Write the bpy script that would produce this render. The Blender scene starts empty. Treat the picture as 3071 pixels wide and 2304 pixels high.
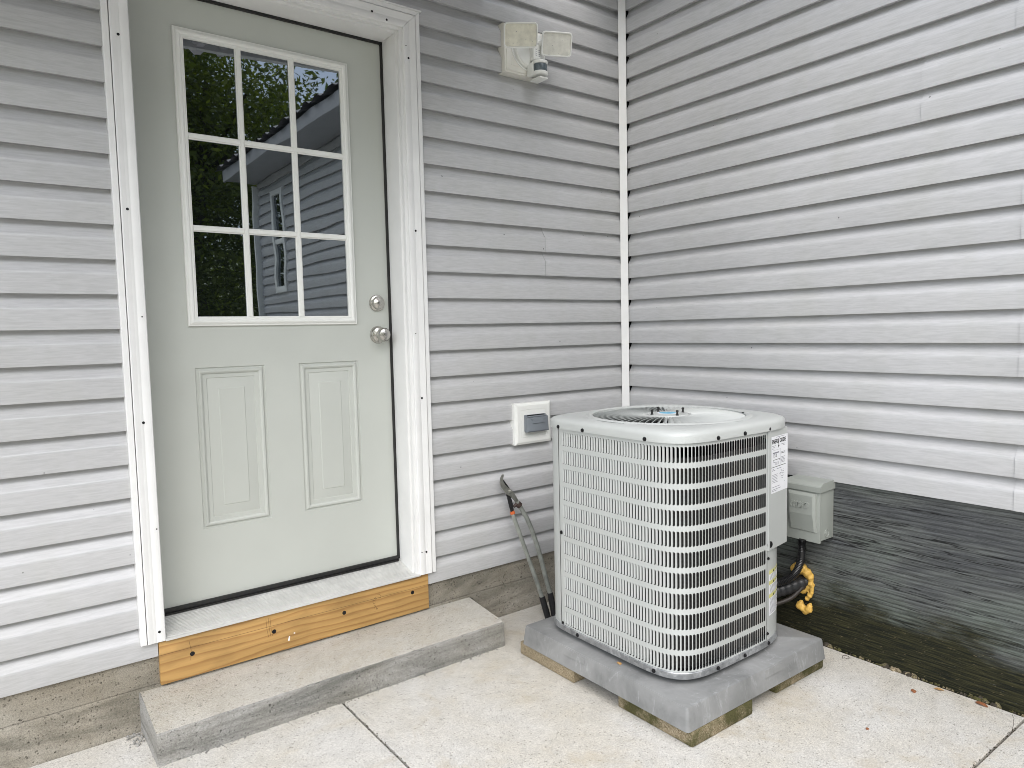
import bpy, bmesh, math, random
from mathutils import Vector, Matrix
random.seed(7)
R = math.radians
C = bpy.context.scene.collection
scene = bpy.context.scene

# ------------------------------------------------------------------ camera
cam_d = bpy.data.cameras.new("camera")
cam_d.sensor_width = 36.0
cam_d.lens = 25.043
cam_d.clip_start = 0.05
cam_d.clip_end = 500
cam = bpy.data.objects.new("camera", cam_d)
C.objects.link(cam)
cx, cy, cz = (0.798104, -0.602099, -0.022525), (0.062534, 0.045592, 0.997001), (-0.599266, -0.797119, 0.074039)
cam.matrix_world = Matrix(((cx[0], cy[0], cz[0], -2.5272), (cx[1], cy[1], cz[1], -2.4339),
                           (cx[2], cy[2], cz[2], 1.0011), (0, 0, 0, 1)))
scene.camera = cam

# ------------------------------------------------------------------ sky, sun, exposure
SUN_EL, SUN_AZ = R(50), R(214)          # azimuth clockwise from +y
world = bpy.data.worlds.new("World")
scene.world = world
world.use_nodes = True
wn = world.node_tree
wn.nodes.clear()
sky = wn.nodes.new("ShaderNodeTexSky")
sky.sky_type = 'NISHITA'
sky.sun_disc = False
sky.sun_elevation = SUN_EL
sky.sun_rotation = SUN_AZ
sky.air_density = 1.0
sky.dust_density = 2.0
sky.ozone_density = 1.0
hs = wn.nodes.new("ShaderNodeHueSaturation")
hs.inputs["Saturation"].default_value = 0.62
bg = wn.nodes.new("ShaderNodeBackground")
bg.inputs["Strength"].default_value = 0.10
wo = wn.nodes.new("ShaderNodeOutputWorld")
wn.links.new(sky.outputs[0], hs.inputs["Color"])
wn.links.new(hs.outputs[0], bg.inputs[0])
wn.links.new(bg.outputs[0], wo.inputs[0])

sun_d = bpy.data.lights.new("sun", 'SUN')
sun_d.energy = 1.5
sun_d.angle = R(85)
sun_d.color = (1.0, 0.985, 0.965)
sun = bpy.data.objects.new("sun", sun_d)
C.objects.link(sun)
to_sun = Vector((math.sin(SUN_AZ) * math.cos(SUN_EL), math.cos(SUN_AZ) * math.cos(SUN_EL), math.sin(SUN_EL)))
sun.rotation_euler = to_sun.to_track_quat('Z', 'Y').to_euler()
sun.location = to_sun * 20

scene.cycles.filter_width = 0.9
scene.view_settings.view_transform = 'Standard'
scene.view_settings.look = 'None'
scene.view_settings.gamma = 1
scene.view_settings.use_curve_mapping = False
scene.view_settings.exposure = 1.5

# ------------------------------------------------------------------ material helpers
def new_mat(name):
    m = bpy.data.materials.new(name)
    m.use_nodes = True
    nt = m.node_tree
    return m, nt, nt.nodes["Principled BSDF"]

def nd(nt, kind, props=None, **ins):
    n = nt.nodes.new("ShaderNode" + kind)
    for k, v in (props or {}).items():
        setattr(n, k, v)
    for k, v in ins.items():
        key = int(k[1:]) if k[0] == '_' else k.replace('__', ' ')
        s = n.inputs[key]
        if isinstance(v, bpy.types.NodeSocket):
            nt.links.new(v, s)
        else:
            s.default_value = v
    return n

def ocoord(nt, scale=(1, 1, 1), loc=(0, 0, 0)):
    t = nd(nt, "TexCoord")
    return nd(nt, "Mapping", None, _0=t.outputs["Object"], Scale=scale, Location=loc).outputs[0]

def noise(nt, vec, scale=5.0, detail=4.0, rough=0.55, dist=0.0):
    return nd(nt, "TexNoise", None, Vector=vec, Scale=scale, Detail=detail, Roughness=rough, Distortion=dist).outputs["Fac"]

def ramp(nt, fac, stops, interp='LINEAR'):
    n = nd(nt, "ValToRGB", None, Fac=fac)
    cr = n.color_ramp
    cr.interpolation = interp
    while len(cr.elements) < len(stops):
        cr.elements.new(0.5)
    for e, (p, c) in zip(cr.elements, stops):
        e.position = p
        e.color = (c, c, c, 1) if not isinstance(c, (tuple, list)) else (*c[:3], 1)
    return n.outputs["Color"]

def mix(nt, a, b, fac, mode='MIX'):
    n = nd(nt, "Mix", {"data_type": 'RGBA', "blend_type": mode})
    for key, v in ((0, fac), (6, a), (7, b)):
        s = n.inputs[key]
        if isinstance(v, bpy.types.NodeSocket):
            nt.links.new(v, s)
        elif key == 0:
            s.default_value = v
        else:
            s.default_value = (*v[:3], 1) if isinstance(v, (tuple, list)) else (v, v, v, 1)
    return n.outputs[2]

def math_n(nt, op, a, b=0.0, clamp=False):
    return nd(nt, "Math", {"operation": op, "use_clamp": clamp}, _0=a, _1=b).outputs[0]

def bump(nt, bs, h, strength=0.3, dist=0.002):
    b = nd(nt, "Bump", None, Height=h, Strength=strength, Distance=dist)
    nt.links.new(b.outputs[0], bs.inputs["Normal"])

def plain(name, col, rough=0.5, metal=0.0, var=0.06, vscale=6.0, bstr=0.0, bscale=200.0, spec=0.5):
    m, nt, bs = new_mat(name)
    v = ocoord(nt)
    n = noise(nt, v, vscale, 5)
    f = ramp(nt, n, [(0.3, 1 - var), (0.7, 1 + var)])
    nt.links.new(mix(nt, col, f, 1.0, 'MULTIPLY'), bs.inputs["Base Color"])
    rr = nd(nt, "MapRange", None, Value=n, _3=max(rough - 0.06, 0.02), _4=rough + 0.06)
    nt.links.new(rr.outputs[0], bs.inputs["Roughness"])
    bs.inputs["Metallic"].default_value = metal
    bs.inputs["Specular IOR Level"].default_value = spec
    if bstr:
        bump(nt, bs, noise(nt, v, bscale, 3), bstr, 0.001)
    return m

def m_siding():
    m, nt, bs = new_mat("vinyl_siding")
    v = ocoord(nt)
    g = ocoord(nt, (16, 16, 190))
    grain = noise(nt, g, 1.0, 4, 0.6, 0.6)
    low = noise(nt, v, 1.3, 3)
    stain = noise(nt, ocoord(nt, (3, 3, 1.2), (4, 2, 1)), 2.2, 5, 0.6)
    oi = nd(nt, "ObjectInfo")
    c = ramp(nt, low, [(0.3, (0.465, 0.468, 0.474)), (0.7, (0.50, 0.504, 0.513))])
    c = mix(nt, c, ramp(nt, stain, [(0.46, 1.0), (0.7, (0.965, 0.965, 0.945))]), 1.0, 'MULTIPLY')
    c = mix(nt, c, ramp(nt, grain, [(0.34, 0.9), (0.62, 1.03)]), 1.0, 'MULTIPLY')
    c = mix(nt, c, ramp(nt, oi.outputs["Random"], [(0.0, 0.97), (1.0, 1.03)]), 1.0, 'MULTIPLY')
    sp = nd(nt, "TexVoronoi", None, Vector=v, Scale=9.0, Randomness=1.0).outputs["Distance"]
    c = mix(nt, c, ramp(nt, sp, [(0.022, 0.35), (0.034, 1.0)]), 1.0, 'MULTIPLY')
    nt.links.new(c, bs.inputs["Base Color"])
    bs.inputs["Roughness"].default_value = 0.24
    bump(nt, bs, grain, 0.08, 0.001)
    return m

def m_concrete(name, c1, c2, speck=0.5, pit=0.0, streak=(0, 0, 0), rough=0.9, seed=0.0, stain=0.0):
    m, nt, bs = new_mat(name)
    v = ocoord(nt, (1, 1, 1), (seed, seed * .7, seed * .3))
    big = noise(nt, v, 2.3, 6, 0.62, 0.4)
    mid = noise(nt, v, 17.0, 5, 0.65)
    fine = noise(nt, v, 260.0, 3, 0.7)
    c = ramp(nt, big, [(0.34, c1), (0.5, tuple((a + b) / 2 for a, b in zip(c1, c2))), (0.66, c2)])
    c = mix(nt, c, ramp(nt, mid, [(0.32, 0.92), (0.68, 1.05)]), 1.0, 'MULTIPLY')
    c = mix(nt, c, ramp(nt, fine, [(0.34, 0.72), (0.66, 1.2)]), 1.0, 'MULTIPLY')
    vo = nd(nt, "TexVoronoi", None, Vector=v, Scale=110.0, Randomness=1.0)
    gate = noise(nt, v, 60.0, 2)
    dots = math_n(nt, 'MULTIPLY', ramp(nt, vo.outputs["Distance"], [(0.22, 1.0), (0.34, 0.0)]),
                  ramp(nt, gate, [(0.5, 0.0), (0.58, 1.0)]))
    c = mix(nt, c, tuple(x * 0.28 for x in c1), math_n(nt, 'MULTIPLY', dots, speck))
    h = math_n(nt, 'ADD', math_n(nt, 'MULTIPLY', fine, 0.5), math_n(nt, 'MULTIPLY', mid, 0.8))
    if pit:
        wob = nd(nt, "TexNoise", None, Vector=v, Scale=120.0, Detail=3.0).outputs["Color"]
        vw = nd(nt, "VectorMath", {"operation": 'MULTIPLY_ADD'}, _0=wob, _1=(0.011, 0.011, 0.011), _2=v).outputs[0]
        vp = nd(nt, "TexVoronoi", None, Vector=vw, Scale=74.0, Randomness=1.0)
        gp = noise(nt, v, 14.0, 5, 0.7)
        holes = math_n(nt, 'MULTIPLY', ramp(nt, vp.outputs["Distance"], [(0.14, 1.0), (0.26, 0.0)]),
                       ramp(nt, gp, [(0.47, 0.0), (0.6, 1.0)]))
        c = mix(nt, c, tuple(x * 0.2 for x in c1), math_n(nt, 'MULTIPLY', holes, pit))
        h = math_n(nt, 'SUBTRACT', h, math_n(nt, 'MULTIPLY', holes, 1.6))
    if stain:
        sm = noise(nt, v, 3.6, 6, 0.7, 0.8)
        c = mix(nt, c, (c1[0] * .80, c1[1] * .72, c1[2] * .58), math_n(nt, 'MULTIPLY', ramp(nt, sm, [(0.52, 0.0), (0.7, 1.0)]), stain))
        gm = noise(nt, ocoord(nt, (1, 1, 1), (8 + seed, 3, 1)), 7.0, 7, 0.75, 0.5)
        c = mix(nt, c, tuple(x * 0.62 for x in c1), math_n(nt, 'MULTIPLY', ramp(nt, gm, [(0.58, 0.0), (0.72, 1.0)]), stain * .6))
    if any(streak):
        st = noise(nt, ocoord(nt, streak), 1.0, 6, 0.65, 0.8)
        c = mix(nt, c, ramp(nt, st, [(0.36, (0.5, 0.51, 0.5)), (0.52, 0.95), (0.7, (1.28, 1.3, 1.34))]), 0.9, 'MULTIPLY')
    nt.links.new(c, bs.inputs["Base Color"])
    bs.inputs["Roughness"].default_value = rough
    bs.inputs["Specular IOR Level"].default_value = 0.25
    bump(nt, bs, h, 0.55, 0.003)
    return m

def m_skirt():
    m, nt, bs = new_mat("weathered_wood")
    t = nd(nt, "TexCoord").outputs["Object"]
    sep = nd(nt, "SeparateXYZ", None, _0=t)
    gr = noise(nt, ocoord(nt, (1, 7.0, 120)), 1.0, 8, 0.75, 0.1)
    gr2 = noise(nt, ocoord(nt, (1, 9, 210), (3, 1, 2)), 1.0, 6, 0.7, 0.1)
    crk = noise(nt, ocoord(nt, (1, 0.8, 17), (2, 5, 9)), 1.0, 5, 0.6, 0.1)
    wv = noise(nt, ocoord(nt, (1, 0.55, 2.0), (6, 2, 1)), 1.2, 3, 0.5, 0.0)
    gl = math_n(nt, 'FRACT', math_n(nt, 'ADD', math_n(nt, 'MULTIPLY', wv, 5.0), math_n(nt, 'MULTIPLY', sep.outputs["Z"], 62.0)))
    blot = noise(nt, ocoord(nt, (1, 1.4, 5)), 1.6, 5, 0.6, 0.5)
    c = ramp(nt, blot, [(0.33, (0.078, 0.083, 0.087)), (0.48, (0.112, 0.120, 0.116)), (0.62, (0.130, 0.150, 0.134)), (0.75, (0.10, 0.10, 0.104))])
    c = mix(nt, c, ramp(nt, gr, [(0.32, 0.55), (0.45, 0.95), (0.55, 1.05), (0.68, 1.28)]), 1.0, 'MULTIPLY')
    c = mix(nt, c, ramp(nt, gl, [(0.0, 0.55), (0.12, 0.9), (0.45, 1.12), (0.85, 1.04), (1.0, 0.65)]), 1.0, 'MULTIPLY')
    c = mix(nt, c, ramp(nt, gr2, [(0.36, 0.72), (0.6, 1.15)]), 1.0, 'MULTIPLY')
    c = mix(nt, c, ramp(nt, crk, [(0.484, 1.0), (0.496, 0.16), (0.502, 0.16), (0.512, 1.0)]), 1.0, 'MULTIPLY')
    # moss and damp staining creeping up from the slab; its rise at the corner paints shade behind the air conditioner
    up = math_n(nt, 'ADD', sep.outputs["Z"], math_n(nt, 'MULTIPLY', sep.outputs["Y"], -0.05))
    up = math_n(nt, 'ADD', up, math_n(nt, 'MULTIPLY', math_n(nt, 'SUBTRACT', noise(nt, ocoord(nt, (1, 2, 5), (1, 7, 3)), 2.0, 5, 0.65), 0.5), 0.30))
    moss = nd(nt, "MapRange", {"interpolation_type": 'SMOOTHSTEP'}, Value=up, _1=0.08, _2=0.21, _3=1.0, _4=0.0).outputs[0]
    mc = mix(nt, (0.007, 0.009, 0.005), (0.048, 0.046, 0.018), ramp(nt, gr2, [(0.42, 0.0), (0.66, 1.0)]))
    mc = mix(nt, mc, (0.2, 0.16, 0.09), ramp(nt, noise(nt, ocoord(nt, (1, 40, 260)), 1.0, 3), [(0.65, 0.0), (0.72, 0.8)]))
    c = mix(nt, c, mc, moss)
    # one row of blown fibres, pale
    fl = noise(nt, ocoord(nt, (1, 30, 400)), 1.0, 2)
    c = mix(nt, c, (0.3, 0.3, 0.29), ramp(nt, fl, [(0.7, 0.0), (0.78, 0.5)]))
    nt.links.new(c, bs.inputs["Base Color"])
    bs.inputs["Roughness"].default_value = 0.85
    bs.inputs["Specular IOR Level"].default_value = 0.3
    bump(nt, bs, math_n(nt, 'ADD', math_n(nt, 'ADD', gr, math_n(nt, 'MULTIPLY', gr2, 0.5)), math_n(nt, 'MULTIPLY', math_n(nt, 'SMOOTH_MIN', gl, 0.3), 1.2)), 1.0, 0.006)
    return m

def m_pine():
    m, nt, bs = new_mat("stained_pine")
    w = noise(nt, ocoord(nt, (1.1, 1, 3), (2.2, 0, 0)), 1.5, 3, 0.5, 0.2)
    zc = nd(nt, "SeparateXYZ", None, _0=nd(nt, "TexCoord").outputs["Object"]).outputs["Z"]
    rings = math_n(nt, 'FRACT', math_n(nt, 'ADD', math_n(nt, 'MULTIPLY', w, 3.4), math_n(nt, 'MULTIPLY', zc, 40.0)))
    c = ramp(nt, rings, [(0.0, (0.47, 0.285, 0.10)), (0.5, (0.45, 0.268, 0.092)), (0.86, (0.33, 0.175, 0.055)), (0.95, (0.45, 0.268, 0.092))])
    c = mix(nt, c, ramp(nt, noise(nt, ocoord(nt, (3, 3, 90)), 1.0, 4), [(0.3, 0.86), (0.7, 1.1)]), 1.0, 'MULTIPLY')
    s = noise(nt, ocoord(nt, (2.5, 1, 6), (0.3, 0, 4)), 1.6, 5, 0.6)
    c = mix(nt, c, ramp(nt, s, [(0.5, 1.0), (0.72, (0.72, 0.71, 0.68))]), 1.0, 'MULTIPLY')
    nt.links.new(c, bs.inputs["Base Color"])
    bs.inputs["Roughness"].default_value = 0.55
    bump(nt, bs, rings, 0.1, 0.001)
    return m

def m_paver(name, moss_amt):
    m, nt, bs = new_mat(name)
    v = ocoord(nt)
    f = noise(nt, v, 300.0, 3, 0.6)
    c = ramp(nt, f, [(0.3, (0.11, 0.08, 0.045)), (0.5, (0.29, 0.235, 0.15)), (0.7, (0.52, 0.45, 0.33))])
    mo = noise(nt, v, 9.0, 5, 0.65)
    mc = mix(nt, (0.018, 0.02, 0.006), (0.11, 0.105, 0.025), f)
    c = mix(nt, c, mc, math_n(nt, 'MULTIPLY', ramp(nt, mo, [(0.36, 0.0), (0.55, 1.0)]), moss_amt))
    nt.links.new(c, bs.inputs["Base Color"])
    bs.inputs["Roughness"].default_value = 0.95
    bump(nt, bs, f, 0.8, 0.004)
    return m

def m_glass(name, seed):
    m, nt, bs = new_mat(name)
    bs.inputs["Base Color"].default_value = (0.004, 0.005, 0.006, 1)
    bs.inputs["Roughness"].default_value = 0.012
    bs.inputs["IOR"].default_value = 3.1
    bs.inputs["Specular Tint"].default_value = (0.86, 0.94, 1.0, 1)
    bump(nt, bs, noise(nt, ocoord(nt, (1, 1, 1.6), (seed, 0, seed * 2)), 3.4, 1.0), 0.045, 0.012)
    return m

def m_galv():
    m, nt, bs = new_mat("galvanised_steel")
    v = ocoord(nt)
    vo = nd(nt, "TexVoronoi", None, Vector=v, Scale=70.0).outputs["Color"]
    c = mix(nt, (0.42, 0.44, 0.46), nd(nt, "RGBToBW", None, _0=vo).outputs[0], 0.25)
    c = mix(nt, c, ramp(nt, noise(nt, v, 20, 5), [(0.4, 0.75), (0.6, 1.1)]), 1.0, 'MULTIPLY')
    nt.links.new(c, bs.inputs["Base Color"])
    bs.inputs["Metallic"].default_value = 0.75
    bs.inputs["Roughness"].default_value = 0.42
    return m

def m_pad():
    m, nt, bs = new_mat("grey_plastic")
    v = ocoord(nt)
    big = noise(nt, v, 5.0, 6, 0.65, 0.6)
    c = ramp(nt, big, [(0.32, (0.155, 0.16, 0.16)), (0.5, (0.225, 0.23, 0.23)), (0.68, (0.285, 0.29, 0.29))])
    scr = noise(nt, ocoord(nt, (16, 16, 5)), 1.0, 8, 0.8, 1.5)
    c = mix(nt, c, (0.42, 0.43, 0.44), ramp(nt, scr, [(0.56, 0.0), (0.7, 0.6)]))
    nt.links.new(c, bs.inputs["Base Color"])
    bs.inputs["Roughness"].default_value = 0.5
    bump(nt, bs, noise(nt, v, 300, 2), 0.15, 0.001)
    return m

def m_leaf(name, c1, c2):
    m, nt, bs = new_mat(name)
    geo = nd(nt, "NewGeometry")
    c = ramp(nt, geo.outputs["Random Per Island"], [(0.0, c1), (1.0, c2)])
    nt.links.new(c, bs.inputs["Base Color"])
    bs.inputs["Roughness"].default_value = 0.6
    tr = nd(nt, "BsdfTranslucent", None, Color=mix(nt, c, (1.6, 1.7, 0.7), 1.0, 'MULTIPLY'))
    ms = nd(nt, "MixShader", None, _0=0.5, _1=bs.outputs[0], _2=tr.outputs[0])
    nt.links.new(ms.outputs[0], nt.nodes["Material Output"].inputs[0])
    return m

def m_coil():
    m, nt, bs = new_mat("coil_fins")
    f = nd(nt, "TexWave", {"wave_type": 'BANDS', "bands_direction": 'Z'}, Vector=ocoord(nt), Scale=75.0).outputs["Fac"]
    c = mix(nt, (0.006, 0.006, 0.006), (0.032, 0.032, 0.031), f)
    nt.links.new(c, bs.inputs["Base Color"])
    bs.inputs["Roughness"].default_value = 0.6
    return m

SIDING = m_siding()
TRIM = plain("white_trim", (0.74, 0.743, 0.735), 0.5, var=0.04, vscale=9, bstr=0.02)
WHITE = plain("white_plastic", (0.76, 0.77, 0.74), 0.42, var=0.03)
CREAM = plain("aged_white_plastic", (0.70, 0.69, 0.63), 0.5, var=0.06)
DOORP = plain("door_paint", (0.485, 0.505, 0.47), 0.45, var=0.035, vscale=2.5, bstr=0.04, bscale=90)
BLACK = plain("black_rubber", (0.012, 0.012, 0.012), 0.5, var=0.2)
DARKM = plain("dark_screw", (0.02, 0.02, 0.022), 0.4, 0.6)
NICKEL = plain("satin_nickel", (0.52, 0.505, 0.475), 0.26, 1.0, var=0.05, vscale=30)
ALU = plain("mill_aluminium", (0.64, 0.64, 0.62), 0.4, 0.4, var=0.08, vscale=14)
PATIO = m_concrete("patio_concrete", (0.51, 0.480, 0.415), (0.56, 0.551, 0.525), 0.6, 0.0, seed=1.7, stain=0.5)
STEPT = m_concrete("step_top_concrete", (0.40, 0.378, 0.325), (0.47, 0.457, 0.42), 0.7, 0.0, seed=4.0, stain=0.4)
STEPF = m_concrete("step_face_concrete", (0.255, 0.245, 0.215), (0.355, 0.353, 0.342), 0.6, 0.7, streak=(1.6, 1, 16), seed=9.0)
FOUND = m_concrete("foundation_concrete", (0.235, 0.21, 0.165), (0.33, 0.31, 0.265), 0.7, 0.95, streak=(2.2, 1, 9), seed=6.0)
JOINT = plain("joint_dirt", (0.05, 0.042, 0.03), 0.95, var=0.4, vscale=60)
EAVE = plain("grey_eave_metal", (0.36, 0.365, 0.38), 0.5)
SKIRT = m_skirt()
PINE = m_pine()
PAV_DRY = m_paver("dry_paver", 0.12)
PAV_MOSS = m_paver("mossy_paver", 0.95)
GALV = m_galv()
PADM = m_pad()
ACP = plain("unit_paint", (0.455, 0.475, 0.465), 0.36, var=0.04, vscale=5, bstr=0.05, bscale=250)
COIL = m_coil()
DARK = plain("dark_interior", (0.01, 0.01, 0.01), 0.9)
PAPER = plain("label_paper", (0.78, 0.79, 0.82), 0.45, var=0.03, vscale=20)
INK = plain("label_ink", (0.02, 0.02, 0.022), 0.6)
INKG = plain("label_ink_grey", (0.2, 0.2, 0.24), 0.6)
YELL = plain("label_yellow", (0.62, 0.60, 0.22), 0.5)
BLUE = plain("sticker_blue", (0.12, 0.42, 0.62), 0.4, var=0.2, vscale=60)
BOXG = plain("disconnect_grey", (0.30, 0.32, 0.295), 0.42, var=0.03, bstr=0.08, bscale=300)
OUTG = plain("cover_grey", (0.17, 0.19, 0.21), 0.4)
CONDUIT = plain("black_conduit", (0.012, 0.012, 0.013), 0.3)
INSUL = plain("black_insulation", (0.018, 0.019, 0.021), 0.38, bstr=0.6, bscale=120)
CABLE = plain("brown_cable", (0.03, 0.024, 0.02), 0.5)
FOAM = plain("spray_foam", (0.66, 0.41, 0.09), 0.6, var=0.25, vscale=30, bstr=0.2, bscale=80)
STEEL = plain("worn_steel", (0.33, 0.33, 0.30), 0.42, 0.8, var=0.25, vscale=40)
TUBE = plain("handle_tube", (0.30, 0.315, 0.29), 0.35, 0.4, var=0.2, vscale=30)
GRIP = plain("black_grip", (0.01, 0.01, 0.011), 0.6)
ORANGE = plain("orange_collar", (0.55, 0.12, 0.03), 0.5)
RUST = plain("rusty_brown", (0.05, 0.033, 0.028), 0.6)
LENS = plain("lamp_lens", (0.66, 0.645, 0.55), 0.3, var=0.12, vscale=45)
LENSR = plain("lamp_lens_grey", (0.64, 0.635, 0.58), 0.3, var=0.12, vscale=45)
PIR = plain("sensor_lens", (0.10, 0.125, 0.14), 0.25, var=0.3, vscale=60)
LEAFD = plain("dead_leaf", (0.24, 0.09, 0.035), 0.7, var=0.3, vscale=90)
TANB = plain("tan_debris", (0.42, 0.25, 0.10), 0.8, var=0.3, vscale=120)
METROOF = plain("ribbed_roof_metal", (0.62, 0.60, 0.63), 0.45)
ROOFT = plain("dark_roof_metal", (0.09, 0.085, 0.09), 0.45, 0.3)
GRASS = plain("lawn_grass", (0.045, 0.06, 0.02), 0.9, var=0.4, vscale=3)
BARK = plain("bark", (0.06, 0.05, 0.04), 0.9, var=0.3, vscale=12, bstr=0.6, bscale=30)
GLASS = [m_glass("pane_glass_%d" % i, 3.1 * i) for i in range(3)]
PENCIL = plain("pencil_mark", (0.09, 0.05, 0.02), 0.8)
PAINTD = plain("paint_drop", (0.8, 0.8, 0.78), 0.5)

# ------------------------------------------------------------------ mesh helpers
class MB:
    def __init__(s):
        s.v, s.f, s.m = [], [], []
    def add(s, verts, faces, mi=0):
        o = len(s.v)
        s.v += [tuple(p) for p in verts]
        for f in faces:
            s.f.append([o + i for i in f])
            s.m.append(mi)
        return s
    def box(s, x0, y0, z0, x1, y1, z1, mi=0, bev=0.0, seg=2):
        if bev <= 0:
            v = [(x0, y0, z0), (x1, y0, z0), (x1, y1, z0), (x0, y1, z0), (x0, y0, z1), (x1, y0, z1), (x1, y1, z1), (x0, y1, z1)]
            return s.add(v, [(0, 3, 2, 1), (4, 5, 6, 7), (0, 1, 5, 4), (1, 2, 6, 5), (2, 3, 7, 6), (3, 0, 4, 7)], mi)
        bm = bmesh.new()
        bmesh.ops.create_cube(bm, size=1.0)
        for q in bm.verts:
            q.co = Vector(((x0 + x1) / 2 + q.co.x * (x1 - x0), (y0 + y1) / 2 + q.co.y * (y1 - y0), (z0 + z1) / 2 + q.co.z * (z1 - z0)))
        bmesh.ops.bevel(bm, geom=list(bm.edges), offset=bev, segments=seg, affect='EDGES', profile=0.6)
        bm.verts.index_update()
        s.add([q.co[:] for q in bm.verts], [[q.index for q in f.verts] for f in bm.faces], mi)
        bm.free()
        return s
    def prism(s, prof, fn, a, b, mi=0):
        # closed 2-D profile carried from a to b; fn(p, t) -> xyz
        n = len(prof)
        v = [fn(p, a) for p in prof] + [fn(p, b) for p in prof]
        fs = [(i, (i + 1) % n, n + (i + 1) % n, n + i) for i in range(n)] + [tuple(range(n - 1, -1, -1)), tuple(range(n, 2 * n))]
        return s.add(v, fs, mi)
    def rings(s, rs, mi=0, cap0=False, cap1=False, closed=True):
        n = len(rs[0])
        v = [p for r in rs for p in r]
        fs = []
        for k in range(len(rs) - 1):
            for i in range(n if closed else n - 1):
                j = (i + 1) % n
                fs.append((k * n + i, k * n + j, (k + 1) * n + j, (k + 1) * n + i))
        if cap0: fs.append(tuple(range(n - 1, -1, -1)))
        if cap1: fs.append(tuple(range((len(rs) - 1) * n, len(rs) * n)))
        return s.add(v, fs, mi)
    def tube(s, pts, rad, seg=10, mi=0, caps=True, flat=1.0):
        pts = [Vector(p) for p in pts]
        if not isinstance(rad, (list, tuple)): rad = [rad] * len(pts)
        rs = []
        up = Vector((0.3, 0.2, 0.93))
        for i, p in enumerate(pts):
            d = (pts[min(i + 1, len(pts) - 1)] - pts[max(i - 1, 0)]).normalized()
            a = d.cross(up)
            if a.length < 1e-4: a = d.cross(Vector((1, 0, 0)))
            a.normalize()
            b = a.cross(d).normalized()
            rs.append([p + a * rad[i] * math.cos(2 * math.pi * k / seg) + b * rad[i] * flat * math.sin(2 * math.pi * k / seg) for k in range(seg)])
        return s.rings(rs, mi, caps, caps)
    def lathe(s, prof, org, axis, seg=24, mi=0, cap0=True, cap1=True):
        ax = Vector(axis).normalized()
        a = ax.orthogonal().normalized()
        b = ax.cross(a)
        o = Vector(org)
        rs = [[o + ax * h + (a * math.cos(2 * math.pi * k / seg) + b * math.sin(2 * math.pi * k / seg)) * r for k in range(seg)] for r, h in prof]
        return s.rings(rs, mi, cap0, cap1)
    def frame(s, x0, x1, z0, z1, prof, mi=0, fill=True):
        # rectangular rings on a wall facing -y: prof = [(inset, y)]
        rs = [[(x0 + i, y, z0 + i), (x1 - i, y, z0 + i), (x1 - i, y, z1 - i), (x0 + i, y, z1 - i)] for i, y in prof]
        return s.rings(rs, mi, False, fill)
    def blob(s, c, r, seg=8, mi=0, rnd=0.25):
        rs = []
        for i in range(1, seg):
            t = math.pi * i / seg
            rs.append([Vector(c) + Vector((math.sin(t) * math.cos(a), math.sin(t) * math.sin(a), math.cos(t))) * r * random.uniform(1 - rnd, 1 + rnd)
                       for a in [2 * math.pi * k / (seg + 2) for k in range(seg + 2)]])
        return s.rings(rs, mi, True, True)
    def mesh(s, name, mats, off=(0, 0, 0), smooth=35):
        me = bpy.data.meshes.new(name)
        o = Vector(off)
        me.from_pydata([Vector(p) - o for p in s.v], [], s.f)
        for m in (mats if isinstance(mats, (list, tuple)) else [mats]):
            me.materials.append(m)
        me.polygons.foreach_set("material_index", s.m)
        bm = bmesh.new()
        bm.from_mesh(me)
        bmesh.ops.recalc_face_normals(bm, faces=bm.faces)
        bm.to_mesh(me)
        bm.free()
        if smooth:
            me.polygons.foreach_set("use_smooth", [True] * len(me.polygons))
            me.set_sharp_from_angle(angle=R(smooth))
        return me
    def build(s, name, mats, parent=None, smooth=35, loc=None):
        root = parent
        while root is not None and root.parent is not None: root = root.parent
        off = Vector(root.location) if root is not None else Vector(loc or (0, 0, 0))
        o = bpy.data.objects.new(name, s.mesh(name, mats, off, smooth))
        C.objects.link(o)
        if parent is not None: o.parent = parent
        elif loc is not None: o.location = loc
        return o

def thing(name, loc, label, cat, group=None):
    o = bpy.data.objects.new(name, None)
    o.empty_display_size = 0.1
    o.location = loc
    C.objects.link(o)
    return tag(o, label, cat, group)

def tag(o, label, cat, group=None):
    o["label"] = label
    o["category"] = cat
    if group: o["group"] = group
    return o

def structure(o):
    o["kind"] = "structure"
    return o

def text_mesh(body, size, mat4, extrude=0.0, shear=0.0, spacing=1.0, offset=0.0, res=3):
    cu = bpy.data.curves.new("text", 'FONT')
    cu.body = body
    cu.size = size
    cu.extrude = extrude
    cu.shear = shear
    cu.space_character = spacing
    cu.offset = offset
    cu.resolution_u = res
    ob = bpy.data.objects.new("text", cu)
    C.objects.link(ob)
    dg = bpy.context.evaluated_depsgraph_get()
    me = bpy.data.meshes.new_from_object(ob.evaluated_get(dg))
    vs = [mat4 @ v.co for v in me.vertices]
    fs = [list(p.vertices) for p in me.polygons]
    bpy.data.objects.remove(ob)
    bpy.data.curves.remove(cu)
    bpy.data.meshes.remove(me)
    return vs, fs

# ------------------------------------------------------------------ ground
GZ = -0.228
lawn = MB().add([(-60, -80, GZ - 0.09), (60, -80, GZ - 0.09), (60, 40, GZ - 0.09), (-60, 40, GZ - 0.09)], [(0, 1, 2, 3)]).build("lawn", GRASS)
structure(lawn)

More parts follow.
